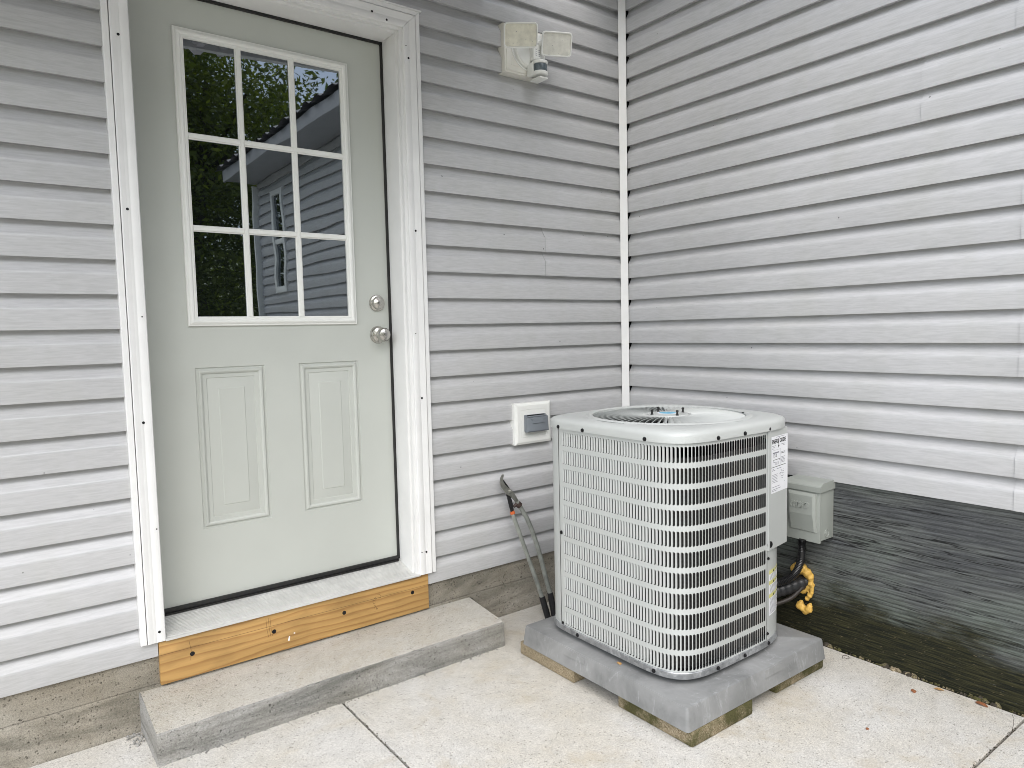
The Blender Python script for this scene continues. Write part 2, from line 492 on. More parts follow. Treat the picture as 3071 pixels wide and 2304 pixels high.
def bevel_slab(x0, y0, x1, y1, z0, z1, b):
    m = MB()
    rs = [[(x0, y0, z0), (x1, y0, z0), (x1, y1, z0), (x0, y1, z0)], [(x0, y0, z1 - b), (x1, y0, z1 - b), (x1, y1, z1 - b), (x0, y1, z1 - b)],
          [(x0 + b, y0 + b, z1), (x1 - b, y0 + b, z1), (x1 - b, y1 - b, z1), (x0 + b, y1 - b, z1)]]
    return m.rings(rs, 0, True, True)

patio = MB().box(-7.2, -8.0, GZ - 0.085, -0.002, 0.03, GZ - 0.03).build("patio", JOINT)
structure(patio)
for x0, y0, x1, y1 in ((-7.18, -1.678, -1.619, 0.005), (-1.612, -1.678, -0.001, 0.005), (-7.18, -4.78, -1.9, -1.685), (-1.893, -4.78, -0.001, -1.685), (-7.18, -7.98, -1.9, -4.787), (-1.893, -7.98, -0.001, -4.787)):  # rearmost slabs are unseen, added to bounce light up the walls
    bevel_slab(x0, y0, x1, y1, GZ - 0.05, GZ, 0.0025).build("slab", PATIO, patio, 0)

random.seed(44)
jg = MB()
for k in range(150):
    r = random.uniform(.0008, .0024)
    jg.blob((-1.6155 + random.gauss(0, .0035), random.uniform(-1.65, -.25), GZ + r * .2 - .001), r, 4, 0, .4)
    jg.blob((random.uniform(-1.2, -.09), -1.6815 + random.gauss(0, .0035), GZ + r * .2 - .001), r, 4, 0, .4)
jo = jg.build("joint_grit", JOINT, patio, 0)
jo["kind"] = "stuff"
MB().tube([(-.103, -1.678, GZ), (-.088, -1.675, GZ), (-.070, -1.671, GZ), (-.050, -1.664, GZ), (-.034, -1.660, GZ), (-.018, -1.651, GZ), (-.004, -1.648, GZ)], .0006, 5).build("crack", JOINT, patio, 0)

# ------------------------------------------------------------------ siding
S = 0.1035
XL, XR = -4.6, -0.002
def course_profile(c, zlo=None):
    z = c * S
    out = [(0.022, z + 0.0020), (0.0006, z - 0.0005), (0.0, z + 0.003), (0.0, z + 0.5 * S), (0.0003, z + 0.575 * S), (0.0014, z + 0.605 * S),
           (0.0042, z + 0.64 * S), (0.0100, z + 0.72 * S), (0.0150, z + 0.80 * S), (0.0200, z + 0.875 * S), (0.0235, z + 0.94 * S), (0.0245, z + 0.985 * S), (0.0245, z + 1.05 * S)]
    if zlo is not None:
        cut = [p for p in out if p[1] > zlo]
        out = [(0.022, zlo), (cut[0][0], zlo)] + cut
    back = [(d + 0.0014, zz) for d, zz in reversed(out[1:])]
    return out + back
def siding(parent, wall, c0, n, a, b, proud=0.0, zlo=None):
    m = MB()
    for c in range(c0, c0 + n):
        pr = course_profile(c, zlo)
        if wall == 'A':
            m.prism(pr, lambda p, t: (t, p[0] - proud, p[1]), a, b)
        else:
            m.prism(pr, lambda p, t: (p[0] - proud, t, p[1]), a, b)
    return m.build("siding_panel", SIDING, parent, 50)

house = thing("house", (-2.0, 0.0, GZ), "main house wall with grey lap siding around the half-glazed door, on a pitted concrete footing", "house")
DL, DR = -2.150, -1.122
for c in range(0, 20, 2):
    siding(house, 'A', c, 2, XL, DL - 0.006 if c else -2.1225)
    r0 = DR + 0.008 if c else -1.138
    if c == 12:
        siding(house, 'A', c, 2, r0, -0.485)
        siding(house, 'A', c, 2, -0.499, XR, 0.0030)
    else:
        siding(house, 'A', c, 2, r0, XR)
siding(house, 'A', 20, 2, XL, DL - 0.006)
siding(house, 'A', 20, 2, DR + 0.008, XR)
siding(house, 'A', 21, 1, DL - 0.006, DR + 0.008, 0.0, 2.20)
for c in (22, 24, 26):
    siding(house, 'A', c, 2, XL, XR)
core = MB()
core.box(XL, 0.0325, 0.03, -2.132, 0.16, 2.95).box(-1.162, 0.0325, 0.03, 0.3, 0.16, 2.95).box(-2.132, 0.0325, 2.15, -1.162, 0.16, 2.95)
core.build("wall_core", DARK, house, 0)
fd = MB()
fd.box(XL, 0.0065, GZ - 0.3, 0.2, 0.2, -0.094, 0, 0.004).box(XL, 0.0115, -0.0925, 0.2, 0.2, 0.028)
fd.build("foundation", FOUND, house)
# corner post
cp = MB().prism([(-0.0335, -0.0035), (-0.0065, -0.0265), (-0.0048, -0.0250), (-0.0318, -0.0020)], lambda p, t: (p[0], p[1], t), 0.0, 2.66)
cp.build("corner_post", TRIM, house)

# ------------------------------------------------------------------ door frame and door
CI_L, CI_R, CI_T, CB = -2.100, -1.178, 2.140, 0.049
prof = [(0.0, 0.010), (0.0, -0.010), (0.002, -0.0125), (0.008, -0.0135), (0.024, -0.0135), (0.0252, -0.0129), (0.0268, -0.0129), (0.028, -0.0135), (0.034, -0.0135),
        (0.036, -0.0135), (0.038, -0.0142), (0.050, -0.0150), (0.052, -0.0135), (0.052, 0.010)]
jch = [(0.0535, 0.030), (0.0535, -0.008), (0.055, -0.0125), (0.070, -0.0125), (0.0715, -0.011), (0.0715, 0.030)]
def casing(prof, side):
    m = MB()
    if side == 'L': m.prism(prof, lambda p, t: (CI_L - p[0], p[1], (CB if t == 0 else CI_T + p[0] - 0.0006)), 0, 1)
    if side == 'R': m.prism(prof, lambda p, t: (CI_R + p[0], p[1], (CB if t == 0 else CI_T + p[0] - 0.0006)), 0, 1)
    if side == 'T': m.prism(prof, lambda p, t: ((CI_L - p[0] + 0.0006 if t == 0 else CI_R + p[0] - 0.0006), p[1], CI_T + p[0]), 0, 1)
    return m
frame_o = MB()
jx = -1.2
frame_o.box(jx, 0.0135, 0.05, -1.165, 0.172, 2.16, 0, 0.001).box(-2.135, 0.0135, 0.05, -2.1145, 0.172, 2.16, 0, 0.001)
frame_o.box(-2.1145, 0.0135, 2.1215, jx, 0.172, 2.16, 0, 0.001)
frame_o.box(-1.1905, -0.003, 0.05, -1.165, 0.0132, 2.155, 0, 0.0015).box(-2.135, -0.003, 0.05, -2.1055, 0.0132, 2.155, 0, 0.0015).box(-2.1055, -0.003, 2.1305, -1.1905, 0.0132, 2.155, 0, 0.0015)
frame_o.build("door_frame", TRIM, house)
holes = {'L': [(-2.135, 1.392), (-2.127, 0.746), (-2.118, 0.082), (-2.131, 1.9), (-2.108, 0.41), (-2.113, 1.07)], 'R': [(-1.159, 2.031), (-1.152, 1.392), (-1.148, 0.749), (-1.15, 0.138), (-1.168, 2.075), (-1.166, 1.0), (-1.17, 0.14)], 'T': [(-1.303, 2.166), (-1.8, 2.168), (-1.245, 2.15)]}
for sd in 'LRT':
    co = casing(prof, sd).build("door_casing", TRIM, house)
    jo = casing(jch, sd)
    if sd == 'T':
        jo.box(-2.176, -0.016, CI_T + 0.0715, -1.098, 0.008, CI_T + 0.0765, 0, 0.001)
    jo.build("trim_channel", TRIM, house)
    for i, (x, z) in enumerate(holes[sd]):
        r = 0.0042 if i < 4 else 0.0022
        MB().lathe([(r, 0), (r, 0.0008), (r * .6, 0.0012)], (x, -0.0136, z), (0, -1, 0), 10).build("casing_screw", DARKM, co)

door = MB()
DY = 0.124
xs = [-2.1135, -1.9386, -1.706, -1.580, -1.3476, -1.1985]
zs = [0.093, 0.348, 0.901, 1.043, 2.012, 2.1185]
for i in range(5):
    for j in range(5):
        if j == 1 and i in (1, 3): continue
        if j == 3 and i in (1, 2, 3): continue
        door.add([(xs[i], DY, zs[j]), (xs[i + 1], DY, zs[j]), (xs[i + 1], DY, zs[j + 1]), (xs[i], DY, zs[j + 1])], [(0, 1, 2, 3)])
door.add([(xs[0], DY + .044, zs[0]), (xs[5], DY + .044, zs[0]), (xs[5], DY + .044, zs[5]), (xs[0], DY + .044, zs[5])], [(3, 2, 1, 0)])
for a, b in (((xs[0], zs[0]), (xs[5], zs[0])), ((xs[5], zs[0]), (xs[5], zs[5])), ((xs[5], zs[5]), (xs[0], zs[5])), ((xs[0], zs[5]), (xs[0], zs[0]))):
    door.add([(a[0], DY, a[1]), (b[0], DY, b[1]), (b[0], DY + .044, b[1]), (a[0], DY + .044, a[1])], [(0, 1, 2, 3)])
door.add([(xs[1], DY + .03, zs[3]), (xs[4], DY + .03, zs[3]), (xs[4], DY + .03, zs[4]), (xs[1], DY + .03, zs[4])], [(0, 1, 2, 3)], 1)
door_o = door.build("door", [DOORP, DARK], house, 20)
for a, b in ((xs[1], xs[2]), (xs[3], xs[4])):
    MB().frame(a, b, zs[1], zs[2], [(0, DY), (0.002, DY + 0.0045), (0.005, DY + 0.0045), (0.011, DY - 0.0020), (0.016, DY - 0.0020), (0.021, DY + 0.0015), (0.0225, DY + 0.0055),
        (0.036, DY + 0.0060), (0.0375, DY + 0.0085), (0.0395, DY + 0.0080), (0.072, DY + 0.002), (0.0745, DY + 0.0002)]).build("raised_panel", DOORP, door_o, 25)
LX0, LX1, LZ0, LZ1 = -1.953, -1.347, 1.041, 2.013
MB().frame(LX0, LX1, LZ0, LZ1, [(0, DY + .001), (0, DY - 0.006), (0.002, DY - 0.0085), (0.005, DY - 0.0085), (0.008, DY - 0.0115), (0.014, DY - 0.014), (0.019, DY - 0.013), (0.0225, DY - 0.0095),
        (0.0275, DY - 0.0095), (0.0285, DY - 0.0075), (0.032, DY - 0.0065), (0.033, DY + 0.004)], 0, False).build("lite_frame", WHITE, door_o, 25)
px = [-1.9205, -1.7475, -1.5625, -1.3795]
pz = [1.074, 1.367, 1.668, 1.980]
px = [LX0 + 0.0325, -1.7475, -1.5625, LX1 - 0.0325]
pz = [LZ0 + 0.0325, 1.367, 1.668, LZ1 - 0.0325]
mw = 0.0105
mprof = [(-mw, DY + .004), (-mw, DY - .0045), (-mw * .75, DY - .0055), (-mw * .6, DY - .009), (mw * .6, DY - .009), (mw * .75, DY - .0055), (mw, DY - .0045), (mw, DY + .004)]
for i in (1, 2):
    MB().prism(mprof, lambda p, t: (px[i] + p[0], p[1], t), pz[0] - 0.001, pz[3] + 0.001).build("muntin", WHITE, door_o, 30)
    for k in range(3):
        xa, xb = px[k] + (mw * .7 if k else 0), px[k + 1] - (mw * .7 if k < 2 else 0)
        MB().prism(mprof, lambda p, t: (t, p[1] + .0004, pz[i] + p[0]), xa, xb).build("muntin", WHITE, door_o, 30)
for i in range(3):
    for j in range(3):
        pane = MB().box(px[i] + (mw - .001 if i else -.002), DY + 0.0005, pz[j] + (mw - .001 if j else -.002), px[i + 1] - (mw - .001 if i < 2 else -.002), DY + 0.0045, pz[j + 1] - (mw - .001 if j < 2 else -.002))
        pane.build("glass_pane", GLASS[(i + j) % 3], door_o, 0)
# knob and deadbolt
def cyl_key(m, x, y, z, r):
    m.lathe([(r, 0), (r, 0.0018), (r * .85, 0.0024)], (x, y, z), (0, -1, 0), 16, 0)
    m.box(x - 0.0008, y - 0.0030, z - r * .6, x + 0.0008, y - 0.0020, z + r * .55, 1)
db = MB().lathe([(0.0325, 0), (0.0325, 0.004), (0.030, 0.008), (0.025, 0.010), (0.0235, 0.016), (0.0215, 0.020), (0.011, 0.026), (0.0105, 0.026)], (-1.2585, DY, 1.122), (0, -1, 0), 32)
cyl_key(db, -1.2585, DY - .026, 1.122, 0.0095)
db.build("deadbolt", [NICKEL, INK], door_o, 28)
kb = MB().lathe([(0.0345, 0), (0.0345, 0.003), (0.032, 0.007), (0.0295, 0.0075), (0.027, 0.013), (0.0165, 0.017), (0.0135, 0.024), (0.0155, 0.030), (0.0235, 0.037), (0.0275, 0.046),
                 (0.0268, 0.055), (0.022, 0.063), (0.013, 0.0675), (0.0105, 0.068)], (-1.2585, DY, 0.9985), (0, -1, 0), 32)
cyl_key(kb, -1.2585, DY - .068, 0.9985, 0.0098)
kb.build("door_knob", [NICKEL, INK], door_o, 28)
ws = MB().box(-1.2085, DY - 0.009, 0.092, -1.2002, DY - 0.0005, 2.1212).box(-2.1143, DY - 0.009, 2.1125, -1.2086, DY - 0.0005, 2.1212).box(-2.1143, DY - 0.009, 0.092, -2.1075, DY - 0.0005, 2.1124)
ws.build("weatherstrip", BLACK, door_o, 0)
sw = MB().box(-2.107, DY - 0.012, 0.0905, -1.2088, DY - 0.0006, 0.104, 0, 0.002).box(-2.107, DY - 0.018, 0.0845, -1.2088, DY - 0.004, 0.0895, 0, 0.001)
sw.build("door_sweep", BLACK, door_o)
# ribbed threshold
tp = [(0.165, 0.0), (0.165, 0.085), (0.122, 0.0858), (0.112, 0.0840)]
ng = 15
for k in range(ng):
    y0 = 0.108 - k * (0.108 + 0.004) / ng
    z0 = 0.0825 - k * (0.0825 - 0.0545) / ng
    dy = (0.112) / ng
    dep = 0.0026 if k % 5 else 0.0042
    tp += [(y0, z0), (y0 - dy * .50, z0 - 0.0004), (y0 - dy * .58, z0 - dep), (y0 - dy * .94, z0 - dep - .0004)]
tp += [(-0.006, 0.053), (-0.012, 0.0525), (-0.014, 0.051), (-0.014, 0.0465), (0.0, 0.0455), (0.0, 0.0)]
MB().prism(tp, lambda p, t: (t, p[0], p[1]), -2.1005, -1.1785).build("threshold", ALU, house, 20)
MB().box(-2.1140, -0.0005, 0.046, -2.1015, 0.13, 0.0495).build("sill_end", TRIM, house, 0)
MB().box(-1.200, -0.0005, 0.046, -1.164, 0.13, 0.0495).build("sill_end", TRIM, house, 0)
# stained kick board under the sill
kick = MB().box(-2.1205, -0.0045, -0.0955, -1.1405, 0.035, 0.0445, 0, 0.002)
kick.box(-2.1204, -0.00475, 0.0010, -1.1406, -0.0040, 0.0018, 1)
scr_o = kick.build("kick_board", [PINE, PENCIL], house)
for x, z in ((-2.024, -0.020), (-1.758, -0.020), (-1.499, -0.021), (-1.213, -0.014)):
    MB().lathe([(0.0075, 0), (0.0075, 0.0006), (0.0065, 0.0008), (0.003, -0.0002)], (x, -0.0046, z), (0, -1, 0), 14).build("board_screw", DARKM, scr_o, 40)
# pencilled figures and ticks
def stroke(pts, w=0.0011):
    MB().tube([(x, -0.0047, z) for x, z in pts], w * .55, 5).build("pencil_mark", PENCIL, scr_o)
bx, bz = -1.375, -0.012
stroke([(bx + .012, bz + .028), (bx + .02, bz + .026), (bx + .027, bz + .018), (bx + .024, bz + .011), (bx + .016, bz + .012)])
stroke([(bx - .003, bz + .012), (bx + .003, bz + .017), (bx + .007, bz + .012), (bx + .002, bz + .007), (bx - .009, bz + .008)])
stroke([(bx - .008, bz + .003), (bx - .006, bz - .006), (bx + .002, bz - .003)])
stroke([(bx - .004, bz - .012), (bx + .003, bz - .012), (bx + .004, bz - .018), (bx - .003, bz - .019), (bx - .001, bz - .024)])
stroke([(bx + .008, bz - .021), (bx + .004, bz - .026), (bx + .010, bz - .027), (bx + .006, bz - .032)])
for x in (-1.784, -1.776, -1.770):
    stroke([(x, .034), (x + .002, -.008), (x + .006, -.034)], 0.0007)
stroke([(-2.032, .025), (-2.027, -.008), (-2.03, -.04)], 0.0008)
MB().add([(-1.712, -.0049, -.066), (-1.706, -.0049, -.068), (-1.703, -.0049, -.053), (-1.707, -.0049, -.050)], [(0, 1, 2, 3)]).build("paint_drip", PAINTD, scr_o, 0)
MB().add([(-1.690, -.0049, -.047), (-1.684, -.0049, -.047), (-1.685, -.0049, -.043), (-1.690, -.0049, -.043)], [(0, 1, 2, 3)]).build("paint_drip", PAINTD, scr_o, 0)
# porch roof over the door (seen mirrored in the panes)
roof = MB()
y1, z1, y2, z2 = 0.02, 2.80, -1.30, 2.50
n = 26
rp = []
pts = []
for k in range(n * 4 + 1):
    x = -3.8 + 3.1 * k / (n * 4)
    d = (0, 0, 0.03, 0.03)[k % 4]
    pts.append((x, d))
tl = lambda x: 0.14 * (max(x, -1.75) + 1.2)          # the eave climbs towards the wing
roof.rings([[(x, y1, z1 + d + tl(x) * .3) for x, d in pts], [(x, y2, z2 + d + tl(x)) for x, d in pts], [(x, y2, z2 + d + .004 + tl(x)) for x, d in pts], [(x, y1, z1 + d + .004 + tl(x) * .3) for x, d in pts]], 0, closed=False)
roof.build("porch_roof", METROOF, house, 0)
MB().prism([(-1.27, 2.435), (-1.23, 2.435), (-1.23, 2.505), (-1.27, 2.495)], lambda p, t: (t, p[0], p[1] + tl(t)), -3.78, -0.71).build("porch_beam", TRIM, house, 0)
for x in (-3.7, -0.80):
    MB().prism([(0.0, 2.05), (-1.225, 2.37), (-1.225, 2.43), (0.0, 2.11)], lambda p, t: (t, p[0], p[1] + tl(x) + .06 - (.0 if p[0] < -1 else -.30)), x, x + .05).build("roof_bracket", TRIM, house, 0)

# ------------------------------------------------------------------ the wing on the right
wing = thing("house_wing", (0.1, -2.6, GZ), "side wing with grey lap siding above dark weathered boarding, right of the white corner post", "house")
WE = -5.15
seams = {20: -0.777, 16: -1.339, 12: -1.630, 8: -1.634, 4: -1.632, 18: -1.602}
WY0, WY1, WZ0, WZ1 = -4.70, -4.35, 14 * S, 24 * S
for c in range(4, 26, 2):
    cuts = [(-0.016, WE)]
    if c * S < WZ1 and (c + 2) * S > WZ0:
        cuts = [(-0.016, WY1 + 0.0), (WY0, WE)]
    for a, b in cuts:
        if c in seams and b < seams[c] < a:
            siding(wing, 'B', c, 2, a, seams[c] - 0.014)
            siding(wing, 'B', c, 2, seams[c], b, 0.0030)
        else:
            siding(wing, 'B', c, 2, a, b)
wc = MB().box(0.0325, WE + .01, 0.40, 0.15, 0.0, 2.66)
wc.build("wall_core", DARK, wing, 0)
sk = MB()
ny, nz = 60, 12
sk.box(0.011, WE + .02, GZ - 0.2, 0.15, 0.008, 0.425)
sk.build("skirt_board", SKIRT, wing, 0)
# crumbs of mortar and dirt along the foot of the skirt
cr = MB()
random.seed(31)
for k in range(230):
    y = -0.95 - 1.3 * random.random()
    r = random.uniform(0.0025, 0.008) * (0.6 + 0.8 * (math.sin(y * 23) > 0.1))
    cr.blob((0.008 - random.random() * 0.006, y, GZ + r * .25), r, 4, random.choice((0, 0, 1)), 0.4)
dd = cr.build("dirt_crumbs", [PAV_MOSS, JOINT], wing, 0)
dd["kind"] = "stuff"
# window in the wing (mirrored in the door)
win = MB()
win.box(-0.014, WY0, WZ0, 0.03, WY0 + .055, WZ1, 0, .003).box(-0.014, WY1 - .055, WZ0, 0.03, WY1, WZ1, 0, .003).box(-0.014, WY0 + .055, WZ1 - .06, 0.03, WY1 - .055, WZ1, 0, .003)
win.box(-0.014, WY0 + .055, WZ0, 0.03, WY1 - .055, WZ0 + .06, 0, .003).box(-0.004, WY0 + .055, 1.94, 0.03, WY1 - .055, 1.98, 0, .003)
win_o = win.build("window", WHITE, wing)
MB().box(0.012, WY0 + .05, WZ0 + .055, 0.02, WY1 - .05, 1.945).build("glass_pane", GLASS[0], win_o, 0)
MB().box(0.012, WY0 + .05, 1.975, 0.02, WY1 - .05, WZ1 - .055).build("glass_pane", GLASS[1], win_o, 0)
# eave
MB().box(-0.30, WE - .12, 2.668, 0.02, -0.02, 2.680).build("soffit", EAVE, wing, 0)
MB().box(-0.322, WE - .12, 2.655, -0.3005, -0.02, 2.755, 0, .002).build("fascia", EAVE, wing)
MB().box(-0.055, WE - .012, GZ - .05, 0.03, WE + .02, 2.62, 0, .003).build("corner_trim", WHITE, wing)
rw = MB()
pts = []
n = 22
for k in range(n * 4 + 1):
    y = -5.36 + 5.36 * k / (n * 4)
    pts.append((y, (0, 0, 0.028, 0.028)[k % 4]))
rw.rings([[(-0.37, y, 2.757 + d) for y, d in pts], [(2.6, y, 3.65 + d) for y, d in pts], [(2.6, y, 3.655 + d) for y, d in pts], [(-0.37, y, 2.762 + d) for y, d in pts]], 0, closed=False)
rw.build("roof", ROOFT, wing, 0)
MB().prism([(0.151, 0.3), (0.151, 2.62), (2.55, 3.55), (4.9, 2.62), (4.9, 0.3)], lambda p, t: (p[0], t, p[1]), WE + .02, WE + .06).build("gable_wall", SIDING, wing, 0)

# ------------------------------------------------------------------ concrete step
st = MB()
x0, x1 = -2.183, -0.938
zf, zb = -0.131, -0.1035
def prof_step(b):
    return [(0.0135, GZ - .06), (0.0135, zb), (0.006, zb + .0), (-0.225, zf + .0006), (-0.2315, zf - .0012), (-0.2365, zf - .006), (-0.2385, GZ - .06)]
nx = 64
random.seed(5)
rs = []
for k in range(nx + 1):
    x = x0 + (x1 - x0) * k / nx
    row = []
    for i, (y, z) in enumerate(prof_step(0)):
        j = 0.0012 if i in (3, 4, 5) else 0
        yy = y + random.uniform(-j, j)
        zz = z + random.uniform(-j, j) * .8
        xx = x
        if k == 0: xx = x + (0.004 if 1 < i < 6 else 0)
        if k == nx: xx = x - (0.004 if 1 < i < 6 else 0)
        row.append((xx, yy, zz))
    rs.append(row)
st.rings(rs, 0, True, True)
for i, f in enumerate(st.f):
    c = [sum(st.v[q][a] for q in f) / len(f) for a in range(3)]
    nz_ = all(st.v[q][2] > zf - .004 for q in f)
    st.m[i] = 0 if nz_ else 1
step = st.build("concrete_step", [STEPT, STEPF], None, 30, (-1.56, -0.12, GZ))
tag(step, "low grey concrete step with stained face below the door", "step")
random.seed(12)
cb = MB()
for k in range(90):
    x = random.uniform(-2.18, -0.95)
    r = random.uniform(0.0012, 0.0036)
    cb.blob((x, -0.2390 - random.random() ** 2 * 0.014, GZ + r * .3), r, 4, 0, 0.4)
for k in range(40):
    r = random.uniform(0.002, 0.005)
    cb.blob((random.uniform(-2.23, -2.186), random.uniform(-0.08, 0.0), GZ + r * .4), r, 4, 0, 0.4)
cbo = cb.build("concrete_crumbs", STEPF, step, 0)
cbo["kind"] = "stuff"

# ------------------------------------------------------------------ pavers and equipment pad
def paver(x0, y0, x1, y1, mat, label):
    m = MB().box(x0, y0, GZ + .0006, x1, y1, -0.1785, 0, 0.006, 2)
    o = m.build("paver", mat, None, 40, ((x0 + x1) / 2, (y0 + y1) / 2, GZ))
    return tag(o, label, "paving stone", "square pavers propping up the equipment pad")
paver(-0.925, -1.140, -0.628, -0.838, PAV_MOSS, "mossy tan paver under the nearest corner of the grey pad")
paver(-0.935, -0.634, -0.640, -0.330, PAV_DRY, "dry tan paver without moss under the pad corner beside the concrete step")
paver(-0.462, -1.116, -0.168, -0.815, PAV_MOSS, "mossy paver under the pad corner nearest the dark boarding")
pad = thing("equipment_pad", (-0.563, -0.743, -0.178), "grey plastic equipment pad with scuffed sides lying on pavers", "equipment pad")
X0, X1, Y0, Y1 = -0.942, -0.188, -1.138, -0.352
ZB, ZT = -0.1778, -0.1070
def rrect(x0, y0, x1, y1, r, z, n=5):
    out = []
    for cxx, cyy, a0 in ((x1 - r, y1 - r, 0), (x0 + r, y1 - r, 90), (x0 + r, y0 + r, 180), (x1 - r, y0 + r, 270)):
        for k in range(n):
            a = R(a0 + 90 * k / (n - 1))
            out.append((cxx + r * math.cos(a), cyy + r * math.sin(a), z))
    return out
def ins(i, z, r=0.012):
    return rrect(X0 + i, Y0 + i, X1 - i, Y1 - i, max(r - i * .3, .002), z)
pm_ = MB().rings([ins(0.02, ZB), ins(0, ZB), ins(0.0075, ZT - .006), ins(0.0095, ZT - .0015), ins(0.013, ZT)], 0, True, True)
pad_o = pm_.build("pad_slab", PADM, pad, 40)
for t in (('y', -0.64), ('x', -0.50)):
    g = MB()
    for zz0, zz1, w in ((ZT - .030, ZT - .003, .055),):
        i0 = 0.0075 * (ZT - .03 - ZB) / (ZT - ZB)
        if t[0] == 'y':
            g.add([(X0 + .0025, t[1] - w, ZT - .030), (X0 + .0025, t[1] + w, ZT - .030), (X0 + .0058, t[1] + w - .004, ZT - .006), (X0 + .0058, t[1] - w + .004, ZT - .006),
                   (X0 + .02, t[1] - w, ZT - .030), (X0 + .02, t[1] + w, ZT - .030), (X0 + .02, t[1] + w - .004, ZT - .004), (X0 + .02, t[1] - w + .004, ZT - .004)],
                  [(0, 1, 2, 3), (0, 3, 7, 4), (1, 5, 6, 2), (3, 2, 6, 7), (0, 4, 5, 1)])
        else:
            g.add([(t[1] - w, Y0 + .0025, ZT - .030), (t[1] + w, Y0 + .0025, ZT - .030), (t[1] + w - .004, Y0 + .0058, ZT - .006), (t[1] - w + .004, Y0 + .0058, ZT - .006),
                   (t[1] - w, Y0 + .02, ZT - .030), (t[1] + w, Y0 + .02, ZT - .030), (t[1] + w - .004, Y0 + .02, ZT - .004), (t[1] - w + .004, Y0 + .02, ZT - .004)],
                  [(0, 1, 2, 3), (0, 3, 7, 4), (1, 5, 6, 2), (3, 2, 6, 7), (0, 4, 5, 1)])
    g.build("grip_tab", PADM, pad, 0)

# ------------------------------------------------------------------ air conditioner
AX, AY = -0.552, -0.738
ac = thing("air_conditioner", (AX, AY, ZT), "tall pale grey air conditioner with louvred sides and a round fan guard on top", "air conditioner")
def outline(th, a, pn=5.6, pl=7.0, pr=3.1, pf=5.0):
    c, s_ = math.cos(th), math.sin(th)
    p = pf if (c >= 0 and s_ >= 0) else pl if (c < 0 and s_ >= 0) else pn if (c < 0) else pr
    r = a / (abs(c) ** p + abs(s_) ** p) ** (1 / p)
    return AX + r * c, AY + r * s_
A0 = 0.327
N = 144
TH = [2 * math.pi * k / N for k in range(N)]
def oring(a, z, **k):
    return [(*outline(t, a, **k), z) for t in TH]
PZ0, PZ1 = -0.069, 0.6495
# polyline of the body outline with arc length, from the far left round the near corner
poly = []
for k in range(2001):
    th = R(95) + R(262) * k / 2000
    poly.append(Vector((*outline(th, A0), 0)))
cum = [0.0]
for a, b in zip(poly, poly[1:]): cum.append(cum[-1] + (b - a).length)
def at_s(s_):
    lo, hi = 0, len(cum) - 1
    while hi - lo > 1:
        mid = (lo + hi) // 2
        if cum[mid] <= s_: lo = mid
        else: hi = mid
    f = (s_ - cum[lo]) / max(cum[hi] - cum[lo], 1e-9)
    return poly[lo].lerp(poly[hi], f)
def find_s(test):
    for p, c in zip(poly, cum):
        if test(p): return c
sSeamL = find_s(lambda p: p.y < -0.505 and p.x < -0.75)
sCol0 = find_s(lambda p: p.y < -0.527 and p.x < -0.75)
sCol1 = find_s(lambda p: p.x > -0.443 and p.y < -1.0)
sSeamR = find_s(lambda p: p.x > -0.4335 and p.y < -1.0)
NC, NR = 72, 11
pit = (sCol1 - sCol0) / NC
rowc = [0.639 - 0.0245 - 0.0653 * k for k in range(NR)]
zb_ = [PZ1] + [(rowc[k] + rowc[k + 1]) / 2 for k in range(NR - 1)] + [PZ0]
sheet = MB()
def col(s_): return at_s(s_)
hw, hh, rr = pit * 0.405, 0.0195, 0.005
for i in range(NC):
    pa, pb = at_s(sCol0 + i * pit), at_s(sCol0 + (i + 1) * pit)
    def Q(u, z): # u in [-pit/2, pit/2]
        p = pa.lerp(pb, u / pit + 0.5)
        return (p.x, p.y, z)
    for k in range(NR):
        zt, zl, zc = zb_[k], zb_[k + 1], rowc[k]
        v = [Q(-pit / 2, zl), Q(pit / 2, zl), Q(pit / 2, zt), Q(-pit / 2, zt)]
        top = [(hw, hh), (hw * .75, hh + rr * .75), (hw * .3, hh + rr), (-hw * .3, hh + rr), (-hw * .75, hh + rr * .75), (-hw, hh)]
        v += [Q(a, zc + b) for a, b in top] + [Q(-a, zc - b) for a, b in top]
        t = list(range(4, 10)); b = list(range(10, 16))
        sheet.add(v, [(1, 2, t[0], b[5]), (3, 0, b[0], t[5]), (2, 3, t[5], t[4], t[3], t[2], t[1], t[0]), (0, 1, b[5], b[4], b[3], b[2], b[1], b[0])])
def strip(m, s0, s1, z0, z1, n=8, off=0.0, mi=0):
    rs = [[], []]
    for k in range(n + 1):
        s_ = s0 + (s1 - s0) * k / n
        p = at_s(s_)
        t = (at_s(s_ + .002) - at_s(s_ - .002)).normalized()
        nn = Vector((t.y, -t.x, 0))
        q = p + nn * (-off if nn.dot(p - Vector((AX, AY, 0))) < 0 else off)
        rs[0].append((q.x, q.y, z0)); rs[1].append((q.x, q.y, z1))
    m.rings(rs, mi, closed=False)
strip(sheet, sSeamL + .0012, sCol0, PZ0, PZ1, 4, 0)
strip(sheet, sCol1, sSeamR - .0008, PZ0, PZ1, 3, 0)
sheet.build("louver_panel", ACP, ac, 40)
# rear and corner skins
skin = MB()
strip(skin, cum[0], sSeamL, PZ0, PZ1, 24, 0.0012)
skin.build("corner_panel", ACP, ac, 40)
skin = MB()
strip(skin, sSeamR, cum[-1], PZ0, PZ1, 24, 0.0012)
skin.build("corner_panel", ACP, ac, 40)
back = MB()
rs = [[], []]
for k in range(25):
    th = R(-3) + R(98) * k / 24
    p = outline(th, A0 + .0005)
    rs[0].append((*p, PZ0)); rs[1].append((*p, PZ1))
back.rings(rs, 0, closed=False)
back.build("rear_panel", ACP, ac, 40)
